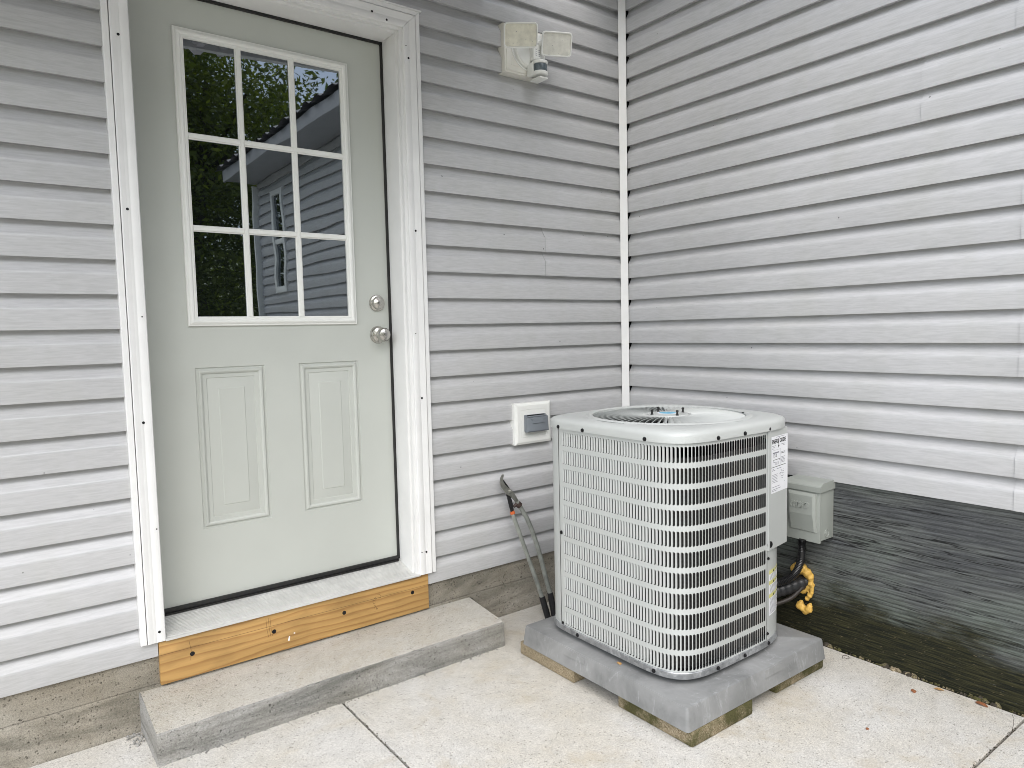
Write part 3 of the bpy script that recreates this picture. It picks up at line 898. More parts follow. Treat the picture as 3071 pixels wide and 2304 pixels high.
# louvers: bent inwards from the slot's rear edge
lv = MB()
us = [(0.0, 0.0), (0.0016, -0.0011), (0.0028, -0.0023), (0.0036, -0.0037)]
hs_ = [0.0205, 0.0242, 0.0242, 0.0212]
lvv = []
for (u, w), h in zip(us, hs_):
    lvv.append([(u, w, -h), (u, w, -h * .3), (u, w, h * .3), (u, w, h)])
lv.rings(lvv, 0, closed=False)
lmesh = lv.mesh("louver", ACP, (0, 0, 0), 60)
slots = []
camp = Vector((-2.5272, -2.4339, 1.0011))
for i in range(NC):
    p = at_s(sCol0 + (i + 0.5) * pit)
    t = (at_s(sCol0 + (i + 1) * pit) - at_s(sCol0 + i * pit)).normalized()
    nn = Vector((t.y, -t.x, 0))
    if nn.dot(p - Vector((AX, AY, 0))) < 0: nn = -nn
    q = p - t * hw
    for k in range(NR):
        slots.append(((Vector((p.x, p.y, rowc[k])) - camp).length, q, t, nn, rowc[k]))
slots.sort(key=lambda e: e[0])
rest = MB()
for idx, (d, q, t, nn, z) in enumerate(slots):
    M = Matrix(((t.x, nn.x, 0, q.x - AX), (t.y, nn.y, 0, q.y - AY), (0, 0, 1, z - ZT), (0, 0, 0, 1)))
    if idx < 300:
        o = bpy.data.objects.new("louver", lmesh)
        C.objects.link(o)
        o.parent = ac
        o.matrix_local = M
    else:
        T = Matrix.Translation((AX, AY, ZT))
        rest.rings([[tuple(T @ (M @ Vector(p))) for p in row] for row in lvv], 0, closed=False)
ro = rest.build("louver_rows", ACP, ac, 60)
ro["kind"] = "stuff"
# coil
MB().rings([oring(A0 - .026, PZ0), oring(A0 - .026, 0.60)], 0).build("coil", COIL, ac, 40)
# base pan and feet
pan = MB().rings([oring(A0 - .03, -0.0895), oring(A0 + .002, -0.0895), oring(A0 + .0045, -0.0875), oring(A0 + .0045, -0.0700), oring(A0 + .0030, -0.0680), oring(A0 - .004, -0.0680)], 0, True, False)
pan.build("base_pan", GALV, ac, 30)
for dx, dy in ((-.2, -.2), (.2, -.2), (-.2, .2), (.2, .2)):
    MB().box(AX + dx - .03, AY + dy - .03, ZT + .0004, AX + dx + .03, AY + dy + .03, -0.0896).build("foot", BLACK, ac, 0)
# lid
lk = dict(pn=5.6, pl=7.0, pr=4.1, pf=5.0)
FX, FY, FR = AX - .003, AY + .002, 0.268
def circ(r, z): return [(FX + r * math.cos(t), FY + r * math.sin(t), z) for t in TH]
def lerp_ring(a, b, f): return [tuple(p[i] * (1 - f) + q[i] * f for i in range(3)) for p, q in zip(a, b)]
o1 = oring(A0 - .034, 0.6905, **lk)
c1 = circ(0.296, 0.6915)
lid = MB().rings([oring(A0 + .002, 0.6505, **lk), oring(A0 + .0065, 0.6505, **lk), oring(A0 + .0065, 0.6700, **lk), oring(A0 + .0050, 0.6765, **lk), oring(A0 + .000, 0.6825, **lk), oring(A0 - .009, 0.6865, **lk),
                  oring(A0 - .022, 0.6893, **lk), o1, lerp_ring(o1, c1, .5), c1, circ(0.2935, 0.6900), circ(0.2905, 0.6900), circ(0.288, 0.6918), circ(0.279, 0.6945), circ(0.274, 0.6945), circ(FR, 0.691), circ(FR, 0.64)], 0)
lid.build("top_cover", ACP, ac, 40)
MB().lathe([(0.267, 0), (0.001, 0)], (FX, FY, 0.645), (0, 0, 1), 48, 0, False, True).build("cavity_shade_disc", DARK, ac, 0)  # black disc paints the shade of the open fan cavity
# fan guard of radial vanes
NB = 66
vm = MB()
r0, r1_ = 0.083, 0.2675
lean, hgt = 0.0185, 0.0120
secs = []
for k in range(5):
    f = k / 4
    r = r0 + (r1_ - r0) * f
    dz = 0.0055 * math.sin(math.pi * f) - 0.0045 * f ** 4
    wd = lean * (0.40 + 0.60 * f)
    secs.append([(r, -wd / 2, dz - hgt / 2), (r, wd / 2, dz + hgt / 2), (r, wd / 2 - .0012, dz + hgt / 2 + .0006), (r, -wd / 2 - .0012, dz - hgt / 2 + .0006)])
vm.rings(secs, 0, True, True)
vmesh = vm.mesh("guard_vane", ACP, (0, 0, 0), 30)
for k in range(NB):
    o = bpy.data.objects.new("guard_vane", vmesh)
    C.objects.link(o)
    o.parent = ac
    o.matrix_local = Matrix.Translation((FX - AX, FY - AY, 0.6850 - ZT)) @ Matrix.Rotation(2 * math.pi * k / NB, 4, 'Z')
hub = MB().lathe([(0.086, -0.012), (0.090, -0.004), (0.090, 0.0005), (0.086, 0.0025), (0.078, 0.0022), (0.076, 0.0005), (0.073, 0.0005), (0.070, 0.004), (0.052, 0.0062), (0.002, 0.0066)], (FX, FY, 0.689), (0, 0, 1), 48)
hub_o = hub.build("fan_hub", ACP, ac, 30)
stk = MB().lathe([(0.037, 0), (0.037, 0.0007), (0.001, 0.0008)], (FX, FY, 0.6955), (0, 0, 1), 40, 1)
stk.lathe([(0.030, 0.0009), (0.018, 0.001), (0.001, 0.001)], (FX, FY, 0.6955), (0, 0, 1), 32, 0)
stk.build("hub_sticker", [BLUE, PAPER], hub_o, 0)
for a in (163, -17, -108, 72):
    x, y = FX + .064 * math.cos(R(a)), FY + .064 * math.sin(R(a))
    MB().lathe([(0.0055, 0), (0.0055, 0.004), (0.0036, 0.0045), (0.0036, 0.013), (0.0048, 0.0135), (0.0048, 0.018), (0.003, 0.0195)], (x, y, 0.6925), (0, 0, 1), 12).build("hub_bolt", BLACK, hub_o)
MB().lathe([(0.006, 0), (0.006, 0.002), (0.003, 0.0035)], (-0.345, -0.905, 0.6905), (0, 0, 1), 10).build("cover_screw", DARKM, ac)
# screws
def ac_screw(s_, z, off, r=0.0052):
    p = at_s(s_)
    t = (at_s(s_ + .002) - at_s(s_ - .002)).normalized()
    nn = Vector((t.y, -t.x, 0))
    if nn.dot(p - Vector((AX, AY, 0))) < 0: nn = -nn
    q = p + nn * off
    MB().lathe([(r * 1.35, 0), (r * 1.35, 0.0012), (r, 0.0014), (r, 0.0044), (r * .6, 0.005)], (q.x, q.y, z), nn, 10).build("screw", DARKM, ac)
sX = lambda x: find_s(lambda p: p.x > x and p.y < -0.95)
sY = lambda y: find_s(lambda p: p.y < y and p.x < -0.7)
for s_ in (sY(-.515), sY(-.645), sY(-.925)): ac_screw(s_, 0.6575, .0066)
for x in (-.71, -.575): ac_screw(sX(x), 0.6575, .0066)
ac_screw(sX(-.435), 0.6575, .0066)
for s_ in (sY(-.60), sY(-.95), sX(-.71), sX(-.57), sX(-.43)): ac_screw(s_, -0.0785, .0046)
ac_screw(sY(-.516), 0.273, .001)
ac_screw(sY(-.515), -0.062, .001, .004)
ac_screw(sX(-.430), 0.215, .002, .004); ac_screw(sX(-.434), -0.045, .002, .004)
# service cover with labels
cvp = [(-0.4325, -1.0565), (-0.4325, -1.0670), (-0.2915, -1.0450), (-0.2870, -1.0415), (-0.2850, -1.036), (-0.2600, -0.985), (-0.2700, -0.982), (-0.33, -1.03)]
cov = MB()
zs_ = [(0.2415, 0.5), (0.2435, 0.0), (0.6490, 0.0)]
cov.prism(cvp, lambda p, t: (p[0], p[1], t), 0.2425, 0.6490)
cov_o = cov.build("service_cover", ACP, ac, 25)
MB().lathe([(0.010, 0), (0.012, -0.0005), (0.008, -0.001)], (-0.4225, -1.0658, 0.262), (-.17, -.98, 0), 14).build("knockout", DARKM, cov_o)
e1 = Vector((0.141, 0.0220, 0)).normalized()
en = Vector((e1.y, -e1.x, 0))
org = Vector((-0.4325, -1.0670, 0)) + e1 * 0.0155 + en * 0.0004
LW, LH, LT = 0.1130, 0.1930, 0.6270
def lab(u, v, d=0.0): # u right, v down, in metres from the label's top left
    u *= LW / 0.0985
    p = org + e1 * u + en * d
    return (p.x, p.y, LT - v)
eg = MB().add([lab(0, 0), lab(0, LH), lab(LW, LH), lab(LW, 0)], [(0, 1, 2, 3)], 0)
def bar(m, f, u0, u1, v, h, mi): m.add([f(u0, v, .0004), f(u0, v + h, .0004), f(u1, v + h, .0004), f(u1, v, .0004)], [(0, 1, 2, 3)], mi)
def textm(m, f_o, ex, ez, n_, body, size, mi, **k):
    M = Matrix(((ex.x, ez.x, n_.x, f_o[0]), (ex.y, ez.y, n_.y, f_o[1]), (ex.z, ez.z, n_.z, f_o[2]), (0, 0, 0, 1)))
    v, f = text_mesh(body, size, M, **k)
    m.add(v, f, mi)
UZ = Vector((0, 0, 1))
textm(eg, lab(0.003, 0.0240, .0004), e1, UZ, en, "ENERG", 0.0190, 1, offset=0.0006, spacing=0.82)
textm(eg, lab(0.0555, 0.0240, .0004), e1, UZ, en, "GUIDE", 0.0190, 1, offset=0.0006, spacing=0.82)
eg.add([lab(.0475, .0075, .0004), lab(.0505, .013, .0004), lab(.0505, .0335, .0004), lab(.0475, .0335, .0004)], [(0, 3, 2, 1)], 1)
eg.add([lab(.0555, .0075, .0004), lab(.0505, .0135, .0004), lab(.0505, .0165, .0004), lab(.0525, .0075, .0004)], [(0, 3, 2, 1)], 1)
eg.add([lab(.0435, .0330, .0004), lab(.0545, .0330, .0004), lab(.049, .0425, .0004)], [(0, 2, 1)], 1)
textm(eg, lab(0.012, 0.071, .0004), e1, UZ, en, "13.0", 0.016, 1, offset=0.0003)
random.seed(3)
for v, u0, u1 in ((.0315, .004, .030), (.0365, .004, .022), (.041, .004, .018), (.0315, .062, .095), (.036, .078, .095), (.0035, .03, .09)): bar(eg, lab, u0, u1, v, .0012, 2)
for v in (.0545, .0565): bar(eg, lab, .010, .052, v, .0022, 2)
for v, u0, u1, h, c in ((.047, .01, .062, .0006, 2), (.0585, .064, .094, .0014, 2), (.0625, .064, .094, .0018, 1), (.0795, .012, .060, .0016, 1), (.1035, .0, .0985, .0018, 1), (.084, .012, .016, .0015, 2), (.0875, .012, .024, .0015, 2), (.084, .052, .06, .0015, 2)): bar(eg, lab, u0, u1, v, h, c)
for k in range(5): bar(eg, lab, .064, .094 - .004 * (k % 2), .076 + .0045 * k, .0014, 2)
bar(eg, lab, .0095, .0101, .047, .053, 2); bar(eg, lab, .0615, .0621, .047, .053, 2)
for k in range(3): bar(eg, lab, .022 + .004 * (k % 2), .05, .0895 + .0035 * k, .001, 2)
for v, u0, u1 in ((.111, .004, .016), (.115, .004, .026), (.112, .036, .068)): bar(eg, lab, u0, u1, v, .0016, 2)
for k in range(6): bar(eg, lab, .006, .044 - random.random() * .006, .130 + .0052 * k, .0013, 2)
for k in range(16):
    u = random.uniform(.055, .085); v = .119 + random.random() * .016
    bar(eg, lab, u, u + random.uniform(.002, .006), v, .0016, 2)
for v, u0, u1 in ((.142, .066, .086), (.149, .07, .08), (.162, .088, .092), (.172, .004, .06), (.180, .004, .066), (.185, .004, .04)): bar(eg, lab, u0, u1, v, .0014, 2)
eg.build("energy_label", [PAPER, INK, INKG], cov_o, 0)
wl = MB()
s0, s1 = sX(-.4215), sX(-.325)
def wlab(u, v, d=0.0):
    s_ = s0 + (s1 - s0) * u
    p = at_s(s_)
    t = (at_s(s_ + .002) - at_s(s_ - .002)).normalized()
    nn = Vector((t.y, -t.x, 0))
    if nn.dot(p - Vector((AX, AY, 0))) < 0: nn = -nn
    q = p + nn * (.0018 + d)
    return (q.x, q.y, 0.170 - v)
for k in range(6):
    wl.add([wlab(k / 6, 0), wlab(k / 6, .158), wlab((k + 1) / 6, .158), wlab((k + 1) / 6, 0)], [(0, 1, 2, 3)], 0)
for v, h, c in ((0.0, .014, 3), (.037, .014, 3), (.083, .014, 3)):
    for k in range(4):
        wl.add([wlab(k / 4, v, .0003), wlab(k / 4, v + h, .0003), wlab((k + 1) / 4, v + h, .0003), wlab((k + 1) / 4, v, .0003)], [(0, 1, 2, 3)], c)
    wl.add([wlab(.30, v + h * .85, .0006), wlab(.44, v + h * .85, .0006), wlab(.37, v + h * .2, .0006)], [(0, 1, 2)], 1)
    bar(wl, lambda a, b, d: wlab(a, b, d + .0003), .50, .86, v + h * .38, h * .34, 2)
for v0, n_ in ((.0165, 5), (.0545, 7), (.100, 13)):
    for k in range(n_):
        for a, b in ((.06, .34), (.36, .64), (.66, .9 - .2 * random.random())):
            bar(wl, wlab, a, b, v0 + .0042 * k, .0014, 2)
wl.build("warning_label", [PAPER, INK, INKG, YELL], ac, 0)

# ------------------------------------------------------------------ disconnect box on the dark boarding
bx = thing("disconnect_box", (0.0, -0.985, 0.2), "small grey-green electrical disconnect box on the dark boarding beside the air conditioner", "electrical box")
FXX = -0.086
b = MB().box(FXX + .002, -1.050, 0.201, 0.0105, -0.912, 0.392, 0, .002).box(FXX, -1.0505, 0.193, FXX + .012, -0.9115, 0.384, 0, .0015)
b.build("housing", BOXG, bx)
MB().prism([(0.0105, 0.421), (FXX + .016, 0.417), (FXX - .003, 0.407), (FXX - .006, 0.403), (FXX - .006, 0.384), (FXX - .002, 0.384), (0.0105, 0.388)], lambda p, t: (p[0], t, p[1]), -1.056, -0.906).build("rain_cap", BOXG, bx, 20)
# raised lid panel, tapering in thickness downwards
yA, yB = -1.040, -0.928
def pnl(i, x_t, x_b, z_t, z_m, z_b):
    return [(x_t, yA + i, z_t), (x_t, yB - i, z_t), (x_t, yB - i, z_m), (x_b, yB - i, z_b), (x_b, yA + i, z_b), (x_t, yA + i, z_m)]
lidp = MB().rings([pnl(0, FXX - .0005, FXX - .0005, .379, .300, .2305), pnl(.001, FXX - .011, FXX - .002, .377, .300, .232), pnl(.010, FXX - .0165, FXX - .0045, .368, .298, .234)], 0, False, False)
i_, xt, xb = .010, FXX - .0165, FXX - .0045
lidp.add([(xt, yA + i_, .368), (xt, yB - i_, .368), (xt, yB - i_, .298), (xt, yA + i_, .298)], [(0, 1, 2, 3)])
lidp.add([(xt, yA + i_, .298), (xt, yB - i_, .298), (xb, yB - i_, .234), (xb, yA + i_, .234)], [(0, 1, 2, 3)])
lid_o = lidp.build("pull_cover", BOXG, bx, 20)
em = MB()
ty = Vector((0, -1, 0)); tn = Vector((-1, 0, 0))
textm(em, (xt - .0002, -0.9400, .3230), ty, UZ, tn, "mars", 0.042, 0, extrude=0.0024, shear=0.25, spacing=0.84, offset=0.0016, res=2)
em.lathe([(0.0028, 0), (0.0028, .0006), (0.0019, .0006), (0.0019, 0)], (xt, -1.0235, .3555), (-1, 0, 0), 12, 0, False, False)
em.build("raised_lettering", BOXG, lid_o, 30)
MB().lathe([(0.0165, 0), (0.0165, .0016), (0.0135, .0018), (0.013, .0003), (0.0095, .0003), (0.009, .0016), (0.002, .0016)], (-.036, -1.0502, .225), (0, -1, 0), 24).build("knockout", BOXG, bx, 25)
MB().box(FXX - .0006, -0.998, 0.1932, FXX + .004, -0.970, 0.1972).box(FXX - .0006, -0.917, 0.214, FXX + .004, -0.9110, 0.217).build("latch_slot", DARK, bx, 0)
# flexible conduit
def bez(pts, n=40):
    out = []
    P = [Vector(p) for p in pts]
    P = [P[0]] + P + [P[-1]]
    for i in range(1, len(P) - 2):
        for k in range(n):
            t = k / n
            out.append(0.5 * ((2 * P[i]) + (-P[i - 1] + P[i + 1]) * t + (2 * P[i - 1] - 5 * P[i] + 4 * P[i + 1] - P[i + 2]) * t * t + (-P[i - 1] + 3 * P[i] - 3 * P[i + 1] + P[i + 2]) * t ** 3))
    out.append(P[-2])
    return out
cp_ = bez([(-.052, -.962, .200), (-.052, -.960, .165), (-.056, -.957, .095), (-.075, -.935, .038), (-.12, -.895, .012), (-.19, -.84, .003), (-.27, -.78, .001)], 22)
rad = [0.0135 + (0.0016 if k % 2 else -0.0004) if k > 14 else 0.0142 for k in range(len(cp_))]
cd = MB().tube(cp_, rad, 14)
tag(cd.build("conduit", CONDUIT, None, 60, (-.05, -.96, .1)), "black flexible conduit hanging from the disconnect box and curving behind the air conditioner", "conduit")
ls = bez([(-.27, -.79, -.030), (-.15, -.85, -.036), (-.07, -.895, -.022), (.014, -.935, -.004)], 14)
lrad = [0.027 + 0.0012 * math.sin(k * 1.7) for k in range(len(ls))]
lo = MB().tube(ls, lrad, 16)
tag(lo.build("insulated_pipe", INSUL, None, 60, (-.07, -.895, -.03)), "black foam-insulated pipe running into the boarding through yellow foam", "pipe")
cbp = bez([(-.25, -.80, -.11), (-.13, -.86, -.090), (-.06, -.915, -.060), (-.02, -.940, -.020), (.014, -.945, .0)], 10)
co_ = MB().tube(cbp, 0.0085, 10)
tag(co_.build("cable", CABLE, None, 60, (-.06, -.9, -.06)), "thin brown cable below the black insulated pipe", "cable")
fo = MB()
random.seed(9)
for k in range(15):
    a = 2 * math.pi * k / 15 + random.uniform(-.1, .1)
    r = random.uniform(.028, .039)
    fo.blob((.006, -.930 + r * math.cos(a), .004 + r * math.sin(a) * 1.15), random.uniform(.011, .017), 9, 0, .2)
for y, z, r in ((-.930, .052, .022), (-.905, .046, .020), (-.952, .040, .018)):
    fo.blob((-.002, y, z), r, 9, 0, .14)
for y, z, r in ((-.975, -.022, .009), (-.974, -.034, .008), (-.966, -.046, .011), (-.955, -.062, .010), (-.978, -.008, .007), (-.955, .040, .012), (-.915, .062, .014), (-.94, .058, .012)):
    fo.blob((-.004, y, z), r, 9, 0, .14)
for y, z, r in ((-.925, -.098, .014), (-.938, -.104, .012), (-.951, -.112, .012), (-.962, -.102, .013), (-.965, -.090, .010), (-.930, -.084, .009), (-.947, -.118, .010), (-.968, -.080, .006)):
    fo.blob((-.003, y, z), r * 1.15, 9, 0, .18)
foam_o = fo.build("foam_seal", FOAM, None, 80, (0, -.93, 0))
rm = foam_o.modifiers.new("merge", 'REMESH')
rm.mode = 'VOXEL'
rm.voxel_size = 0.0032
rm.use_smooth_shade = True
smo = foam_o.modifiers.new("soften", 'SMOOTH')
smo.iterations = 5
smo.factor = 0.5
tag(foam_o, "lumpy yellow spray foam around the pipe hole in the dark boarding", "foam")

# ------------------------------------------------------------------ outdoor outlet
ot = thing("outlet_cover", (-.6, -.002, .6), "white square wall block with grey weatherproof outlet cover, left of the air conditioner", "outlet")
MB().frame(-.699, -.4985, .5095, .6905, [(0, .030), (0, -.012), (.002, -.016), (.009, -.019), (.012, -.0205), (.030, -.0210), (.0305, -.0192), (.032, -.0192), (.0325, -.0205)]).build("mounting_block", WHITE, ot, 20)
g = MB().box(-.652, -.027, .566, -.536, -.0203, .638, 0, .0015)
g.build("back_plate", OUTG, ot)
g = MB().rings([[(-.654, -.030, .564), (-.534, -.030, .564), (-.534, -.029, .629), (-.654, -.029, .629)], [(-.653, -.046, .5645), (-.535, -.046, .5645), (-.535, -.040, .6285), (-.653, -.040, .6285)],
                [(-.647, -.0485, .570), (-.541, -.0485, .570), (-.541, -.043, .6265), (-.647, -.043, .6265)]], 0, True, True)
g.box(-.645, -.043, .629, -.543, -.030, .6335, 0, .001)
g.box(-.630, -.0470, .6165, -.622, -.042, .6215, 0, .001).box(-.566, -.0470, .6165, -.558, -.042, .6215, 0, .001)
g.box(-.625, -.0492, .6020, -.560, -.0440, .6035, 0, .0005)
g.build("flap", OUTG, ot, 30)
MB().box(-.640, -.031, .6337, -.548, -.024, .6375).build("hinge", BLACK, ot, 0)

# ------------------------------------------------------------------ floodlight
fl = thing("floodlight", (-.605, -.002, 2.17), "white twin-head motion floodlight on a square wall block high beside the door", "floodlight")
MB().frame(-.713, -.505, 2.068, 2.265, [(0, .030), (0, -.012), (.002, -.018), (.008, -.0185), (.011, -.0225), (.030, -.0235), (.0305, -.0218), (.032, -.0218), (.0325, -.0230)]).build("mounting_block", CREAM, fl, 20)
cn = MB().lathe([(0.090, 0), (0.090, .003), (0.086, .004), (0.084, .0005), (.080, .0005), (.079, .010), (.074, .0165), (.055, .020), (.002, .021)], (-.590, -.0232, 2.180), (0, -1, 0), 48)
cn.build("canopy", WHITE, fl, 30)
hb = MB().box(-.598, -.0705, 2.125, -.556, -.040, 2.235, 0, .010, 3)
hb_o = hb.build("control_body", WHITE, fl, 40)
sl = MB()
for k in range(4): sl.box(-.590 + .0, -.0712, 2.166 - .008 * k, -.583, -.070, 2.168 - .008 * k, 0)
for k in range(4): sl.box(-.573, -.0712, 2.164 - .008 * k, -.567, -.070, 2.166 - .008 * k, 0)
sl.lathe([(.004, 0), (.004, .0012)], (-.578, -.070, 2.19), (0, -1, 0), 10)
sl.build("adjuster_mark", INKG, hb_o, 0)
MB().tube([(-.577, -.055, 2.195), (-.62, -.075, 2.19), (-.665, -.095, 2.185)], [.012, .013, .012], 12).build("arm", WHITE, fl, 60)
MB().tube([(-.577, -.055, 2.20), (-.555, -.075, 2.197), (-.530, -.085, 2.195)], [.012, .013, .012], 12).build("arm", WHITE, fl, 60)
def lamp_head(center, yaw, tilt, roll, w, h, lens):
    n_ = Vector((-math.sin(yaw) * math.cos(tilt), -math.cos(yaw) * math.cos(tilt), -math.sin(tilt)))
    ex = Vector((math.cos(yaw), -math.sin(yaw), 0))
    ez = ex.cross(-n_).normalized()
    ez = -ez if ez.z < 0 else ez
    ex2 = ex * math.cos(roll) + ez * math.sin(roll)
    ez2 = -ex * math.sin(roll) + ez * math.cos(roll)
    c = Vector(center)
    def rr_(hw_, hh_, r, d, n=5):
        out = []
        for sx, sz, a0 in ((1, 1, 0), (-1, 1, 90), (-1, -1, 180), (1, -1, 270)):
            for k in range(n):
                a = R(a0 + 90 * k / (n - 1))
                out.append(tuple(c + ex2 * (sx * (hw_ - r) + r * math.cos(a)) + ez2 * (sz * (hh_ - r) + r * math.sin(a)) + n_ * d))
        return out
    m = MB()
    m.rings([rr_(w * .36, h * .34, .012, -.030), rr_(w * .46, h * .45, .013, -.022), rr_(w / 2, h / 2, .014, -.008), rr_(w / 2, h / 2, .014, .0), rr_(w / 2 - .0015, h / 2 - .0015, .0135, .0015),
             rr_(w / 2 - .0045, h / 2 - .0045, .012, .0015), rr_(w / 2 - .006, h / 2 - .006, .011, -.004)], 0, True, False)
    o = m.build("lamp_head", WHITE, fl, 35)
    MB().rings([rr_(w / 2 - .006, h / 2 - .006, .011, -.0035), rr_(w / 2 - .010, h / 2 - .010, .009, -.003)], 0, False, True).build("lens", lens, o, 20)
    q = MB()
    random.seed(int(w * 1000) + int(center[0] * -100))
    for k in range(9):
        u, v_ = random.uniform(-.4, .4) * w, random.uniform(-.45, .4) * h
        p = c + ex2 * u + ez2 * v_ + n_ * -.0026
        q.lathe([(random.uniform(.0006, .0018), 0), (.0004, .0003)], p, n_, 6)
    q.build("dead_insect", INKG, o, 0)
lamp_head((-.712, -.130, 2.176), R(37), R(19), R(-1.5), .1360, .0935, LENS)
lamp_head((-.512, -.118, 2.188), R(24), R(16), R(0), .1300, .0950, LENSR)
sn = MB()
sc = Vector((-.585, -.062, 2.093))
MB().box(-.603, -.066, 2.062, -.585, -.028, 2.115, 0, .004).build("sensor_bracket", WHITE, fl)
def sring(r, z, a0=-210, a1=60, n=20):
    return [(sc.x + .018 + r * math.cos(R(a0 + (a1 - a0) * k / n)), sc.y - .008 + r * 1.0 * math.sin(R(a0 + (a1 - a0) * k / n)), z) for k in range(n + 1)]
full = lambda r, z: [(sc.x + .018 + r * math.cos(2 * math.pi * k / 28), sc.y - .008 + r * math.sin(2 * math.pi * k / 28), z) for k in range(28)]
sens = MB().rings([full(.026, 2.106), full(.033, 2.109), full(.034, 2.112), full(.033, 2.119), full(.026, 2.121)], 0, True, True)
sens.rings([full(.020, 2.062), full(.032, 2.063), full(.034, 2.066), full(.034, 2.075), full(.030, 2.078)], 0, True, True)
so = sens.build("motion_sensor", WHITE, fl, 35)
MB().rings([full(.029, 2.076), full(.0305, 2.080), full(.0305, 2.104), full(.029, 2.108)], 0, True, True).build("sensor_lens", PIR, so, 35)
MB().box(-.590, -.096, 2.046, -.545, -.030, 2.0535, 0, .003).build("lower_visor", WHITE, fl)

# ------------------------------------------------------------------ lopping shears leaning on the wall
sh = thing("lopping_shears", (-.64, -.14, GZ), "worn long-handled lopping shears with an orange collar leaning on the siding", "loppers")
sl_n = Vector((0, -0.979, 0.2021)).normalized()   # outwards from the leaning plane
def pl(x, z, d=0.0):
    y = -0.024 + (z - 0.396) * (0.13 / 0.63)
    return tuple(Vector((x, y, z)) + sl_n * d)
def plate(pts, d0, d1):
    m = MB()
    n_ = len(pts)
    m.rings([[pl(x, z, d0) for x, z in pts], [pl(x, z, d1) for x, z in pts]], 0, True, True)
    return m
hook = [(-.7755, .3975), (-.781, .3975), (-.7925, .385), (-.7985, .366), (-.7965, .350), (-.789, .335), (-.778, .319), (-.768, .310), (-.752, .300), (-.741, .287), (-.731, .270), (-.716, .270),
        (-.7215, .288), (-.731, .306), (-.742, .322), (-.751, .333), (-.763, .341), (-.775, .354), (-.782, .366), (-.782, .378), (-.7765, .388)]
plate(hook, .002, .007).build("hook_blade", STEEL, sh, 30)
cut = [(-.780, .379), (-.770, .366), (-.757, .346), (-.7475, .331), (-.751, .318), (-.7505, .300), (-.7455, .272), (-.7455, .243), (-.7605, .240), (-.7640, .262), (-.7685, .300), (-.7735, .322), (-.7855, .345), (-.786, .362)]
plate(cut, -.003, .0015).build("cutting_blade", GRIP, sh, 30)
MB().lathe([(.010, 0), (.010, .002), (.0065, .0022), (.0065, .006), (.005, .007)], pl(-.755, .3235, .007), sl_n, 6).build("pivot_bolt", STEEL, sh, 25)
def htube(pts, r): return MB().tube([pl(x, z, d) for x, z, d in pts], r, 8, 0, True, 1.0)
htube([(-.7545, .236, .001), (-.748, .205, .001), (-.7215, .102, .001), (-.690, -.022, .001), (-.661, -.141, .001)], .0092).build("handle", TUBE, sh, 30)
htube([(-.724, .276, .003), (-.716, .262, .003), (-.703, .236, .003), (-.685, .202, .003), (-.668, .150, .003), (-.653, .087, .003), (-.6405, .020, .003), (-.6275, -.08, .003), (-.617, -.133, .003)], .0102).build("handle", TUBE, sh, 30)
htube([(-.7550, .2405, .001), (-.7530, .2290, .001)], .0105).build("collar", ORANGE, sh, 30)
htube([(-.724, .268, .004), (-.713, .2575, .004)], .0145).build("clip", RUST, sh, 30)
MB().tube([pl(-.727, .268, .004), pl(-.743, .258, .002)], .007, 8).build("stop", RUST, sh, 30)
htube([(-.664, -.130, .001), (-.655, -.180, .001), (-.648, -.2205, .001)], [.0125, .0135, .013]).build("grip", GRIP, sh, 40)
htube([(-.6195, -.124, .003), (-.6165, -.170, .003), (-.614, -.2205, .003)], [.0125, .0135, .013]).build("grip", GRIP, sh, 40)

# ------------------------------------------------------------------ small debris
def leaf(name, x, y, z, s_, mat, label, cat, rz):
    m = MB()
    n_ = 7
    top = []
    for k in range(n_):
        t = k / (n_ - 1)
        w = s_ * .34 * math.sin(math.pi * min(t * .93 + .04, 1)) + .0003
        zc = s_ * .22 * (1 - (2 * t - 1) ** 2) + .0008
        row = [(-s_ / 2 + s_ * t, -w, zc * .2 + .0006), (-s_ / 2 + s_ * t, 0, zc), (-s_ / 2 + s_ * t, w * random.uniform(.7, 1), zc * .5 + .0006)]
        top.append([(x + a * math.cos(rz) - b * math.sin(rz), y + a * math.sin(rz) + b * math.cos(rz), z + c) for a, b, c in row])
    m.rings(top, 0, closed=False)
    o = m.build(name, mat, None, 60, (x, y, z))
    return tag(o, label, cat)
leaf("dry_leaf", -.097, -1.392, GZ, .026, LEAFD, "small rust-red curled leaf alone on the pale patio", "leaf", .6)
leaf("dry_leaf", -.022, -1.440, GZ, .030, TANB, "tan dry leaf scrap against the foot of the dark boarding", "leaf", 1.9)
leaf("dry_leaf", -.020, -1.566, GZ, .040, LEAFD, "dark brown leaf at the boarding near the patio joint", "leaf", 1.4)
leaf("dry_leaf", -.435, -1.407, GZ, .015, LEAFD, "tiny reddish leaf fragment in the middle of the open patio", "leaf", .2)
leaf("dry_leaf", -.885, -.806, ZT, .024, TANB, "pale tan crumpled leaf under the edge of the air conditioner", "leaf", 1.2)
wire = MB().tube(bez([(-.050, -1.125, GZ + .002), (-.030, -1.115, GZ + .004), (-.020, -1.130, GZ + .003), (-.038, -1.140, GZ + .002), (-.046, -1.128, GZ + .005)], 8), .0009, 6)
tag(wire.build("twig", RUST, None, 60, (-.035, -1.128, GZ)), "thin curled twig lying on the patio beside the pad", "twig")

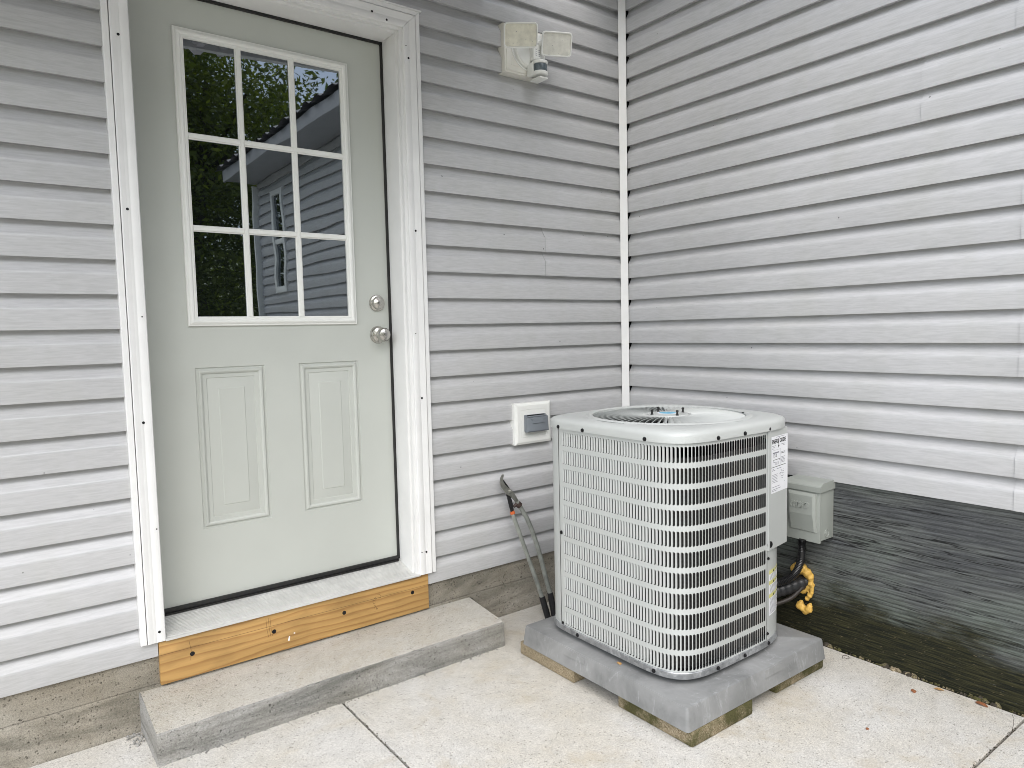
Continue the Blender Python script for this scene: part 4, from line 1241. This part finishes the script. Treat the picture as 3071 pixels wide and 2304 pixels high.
# ------------------------------------------------------------------ trees behind the camera, mirrored in the door glass
LEAF_A = m_leaf("broad_leaf", (0.10, 0.14, 0.03), (0.24, 0.27, 0.07))
LEAF_B = m_leaf("dark_leaf", (0.06, 0.085, 0.018), (0.16, 0.185, 0.04))
LEAF_C = m_leaf("needle_leaf", (0.03, 0.05, 0.025), (0.06, 0.085, 0.04))
def leafy(seed, h, rw_, clumps, per, lsize, base=0.25, squash=1.0):
    random.seed(seed)
    cr_, tr = MB(), MB()
    pts = [(0, 0, 0)]
    for k in range(1, 6): pts.append((random.uniform(-.15, .15) * k * .4, random.uniform(-.15, .15) * k * .4, h * .8 * k / 5))
    tr.tube(pts, [h * .022 * (1 - .15 * k) for k in range(6)], 8)
    for k in range(10):
        z = h * random.uniform(.3, .7)
        a = random.uniform(0, 6.28)
        e = (rw_ * .7 * math.cos(a), rw_ * .7 * math.sin(a), z + h * .14)
        tr.tube([(0, 0, z), (e[0] * .5, e[1] * .5, z + h * .05), e], [h * .008, h * .006, h * .003], 6)
    vs, fs = [], []
    for c in range(clumps):
        while True:
            p = Vector((random.uniform(-1, 1), random.uniform(-1, 1), random.uniform(-1, 1)))
            if .15 < p.length < 1: break
        zc = h * base + h * (1 - base) * .5 * (1 + p.z)
        taper = 1 if squash == 1.0 else max(.08, 1 - (zc / h - base) / (1 - base))
        cc = Vector((p.x * rw_ * taper, p.y * rw_ * taper, zc))
        cs = random.uniform(.5, 1.0) * rw_ * .26
        for l in range(per):
            q = cc + Vector((random.gauss(0, cs), random.gauss(0, cs), random.gauss(0, cs * .7)))
            a = Vector((random.gauss(0, 1), random.gauss(0, 1), random.gauss(0, .6))).normalized()
            b_ = a.orthogonal().normalized()
            b_ = (b_ * math.cos(random.random() * 6) + a.cross(b_) * math.sin(random.random() * 6)).normalized()
            s_ = lsize * random.uniform(.6, 1.3)
            o = len(vs)
            vs += [q - a * s_, q - b_ * s_ * .45, q + a * s_, q + b_ * s_ * .45]
            fs.append((o, o + 1, o + 2, o + 3))
    cr_.add(vs, fs)
    return cr_, tr
kinds = []
for i, (seed, h, rw_, cl, per, ls_, lm, base, sq) in enumerate(((21, 9.0, 2.6, 70, 300, .058, LEAF_A, .22, 1.0), (22, 8.0, 2.8, 100, 330, .065, LEAF_B, .06, 1.0), (23, 13.0, 2.4, 90, 40, .30, LEAF_C, .1, .3))):
    a, b = leafy(seed, h, rw_, cl, per, ls_, base, sq)
    kinds.append((a.mesh("crown", lm, (0, 0, 0), 0), b.mesh("trunk", BARK, (0, 0, 0), 60)))
spots = [(0, 0.7, -15.5, 1.0, 0, "airy light-green tree mirrored in the door's middle panes, tallest of its row"), (1, 1.2, -12.5, 1.0, 1, "dense dark bush-like tree mirrored in the door's left panes"),
         (1, -1.6, -13.5, 1.15, 2.2, "dark broad tree at the left end of the yard's tree row"), (0, 0.2, -17.5, 1.05, 4, "light-green tree behind the dark bushes of the yard"),
         (1, 2.2, -20.0, 1.0, 5, "dark tree behind the airy light-green tree"), (0, -4.5, -16.5, 1.1, 3, "light-green tree at the far left of the yard"),
         (1, 5.6, -27.0, .6, .4, "low dark tree behind the wing's far end"), (1, -6.5, -11.0, .9, 1.4, "small dark tree at the side of the yard")]
for ki, x, y, sc_, rz, lb in spots:
    t = thing(("leafy_tree", "leafy_tree", "conifer_tree")[ki], (x, y, GZ - .09), lb, "tree", "trees behind the yard")
    t.rotation_euler.z = rz
    t.scale = (sc_, sc_, sc_)
    for nm, me in zip(("crown", "trunk"), kinds[ki]):
        o = bpy.data.objects.new(nm, me); C.objects.link(o); o.parent = t
for k in range(5):
    x = 12.4 + k * 1.9
    t = thing("conifer_tree", (x, -42 - (k % 2) * 1.5, GZ - .09), "distant conifer in the row of tree tops beyond the wing roof", "tree", "far conifers beyond the wing")
    t.scale = (.8, .8, (1.16, 1.33, 1.27, 1.40, 1.2)[k])
    for nm, me in zip(("crown", "trunk"), kinds[2]):
        o = bpy.data.objects.new(nm, me); C.objects.link(o); o.parent = t
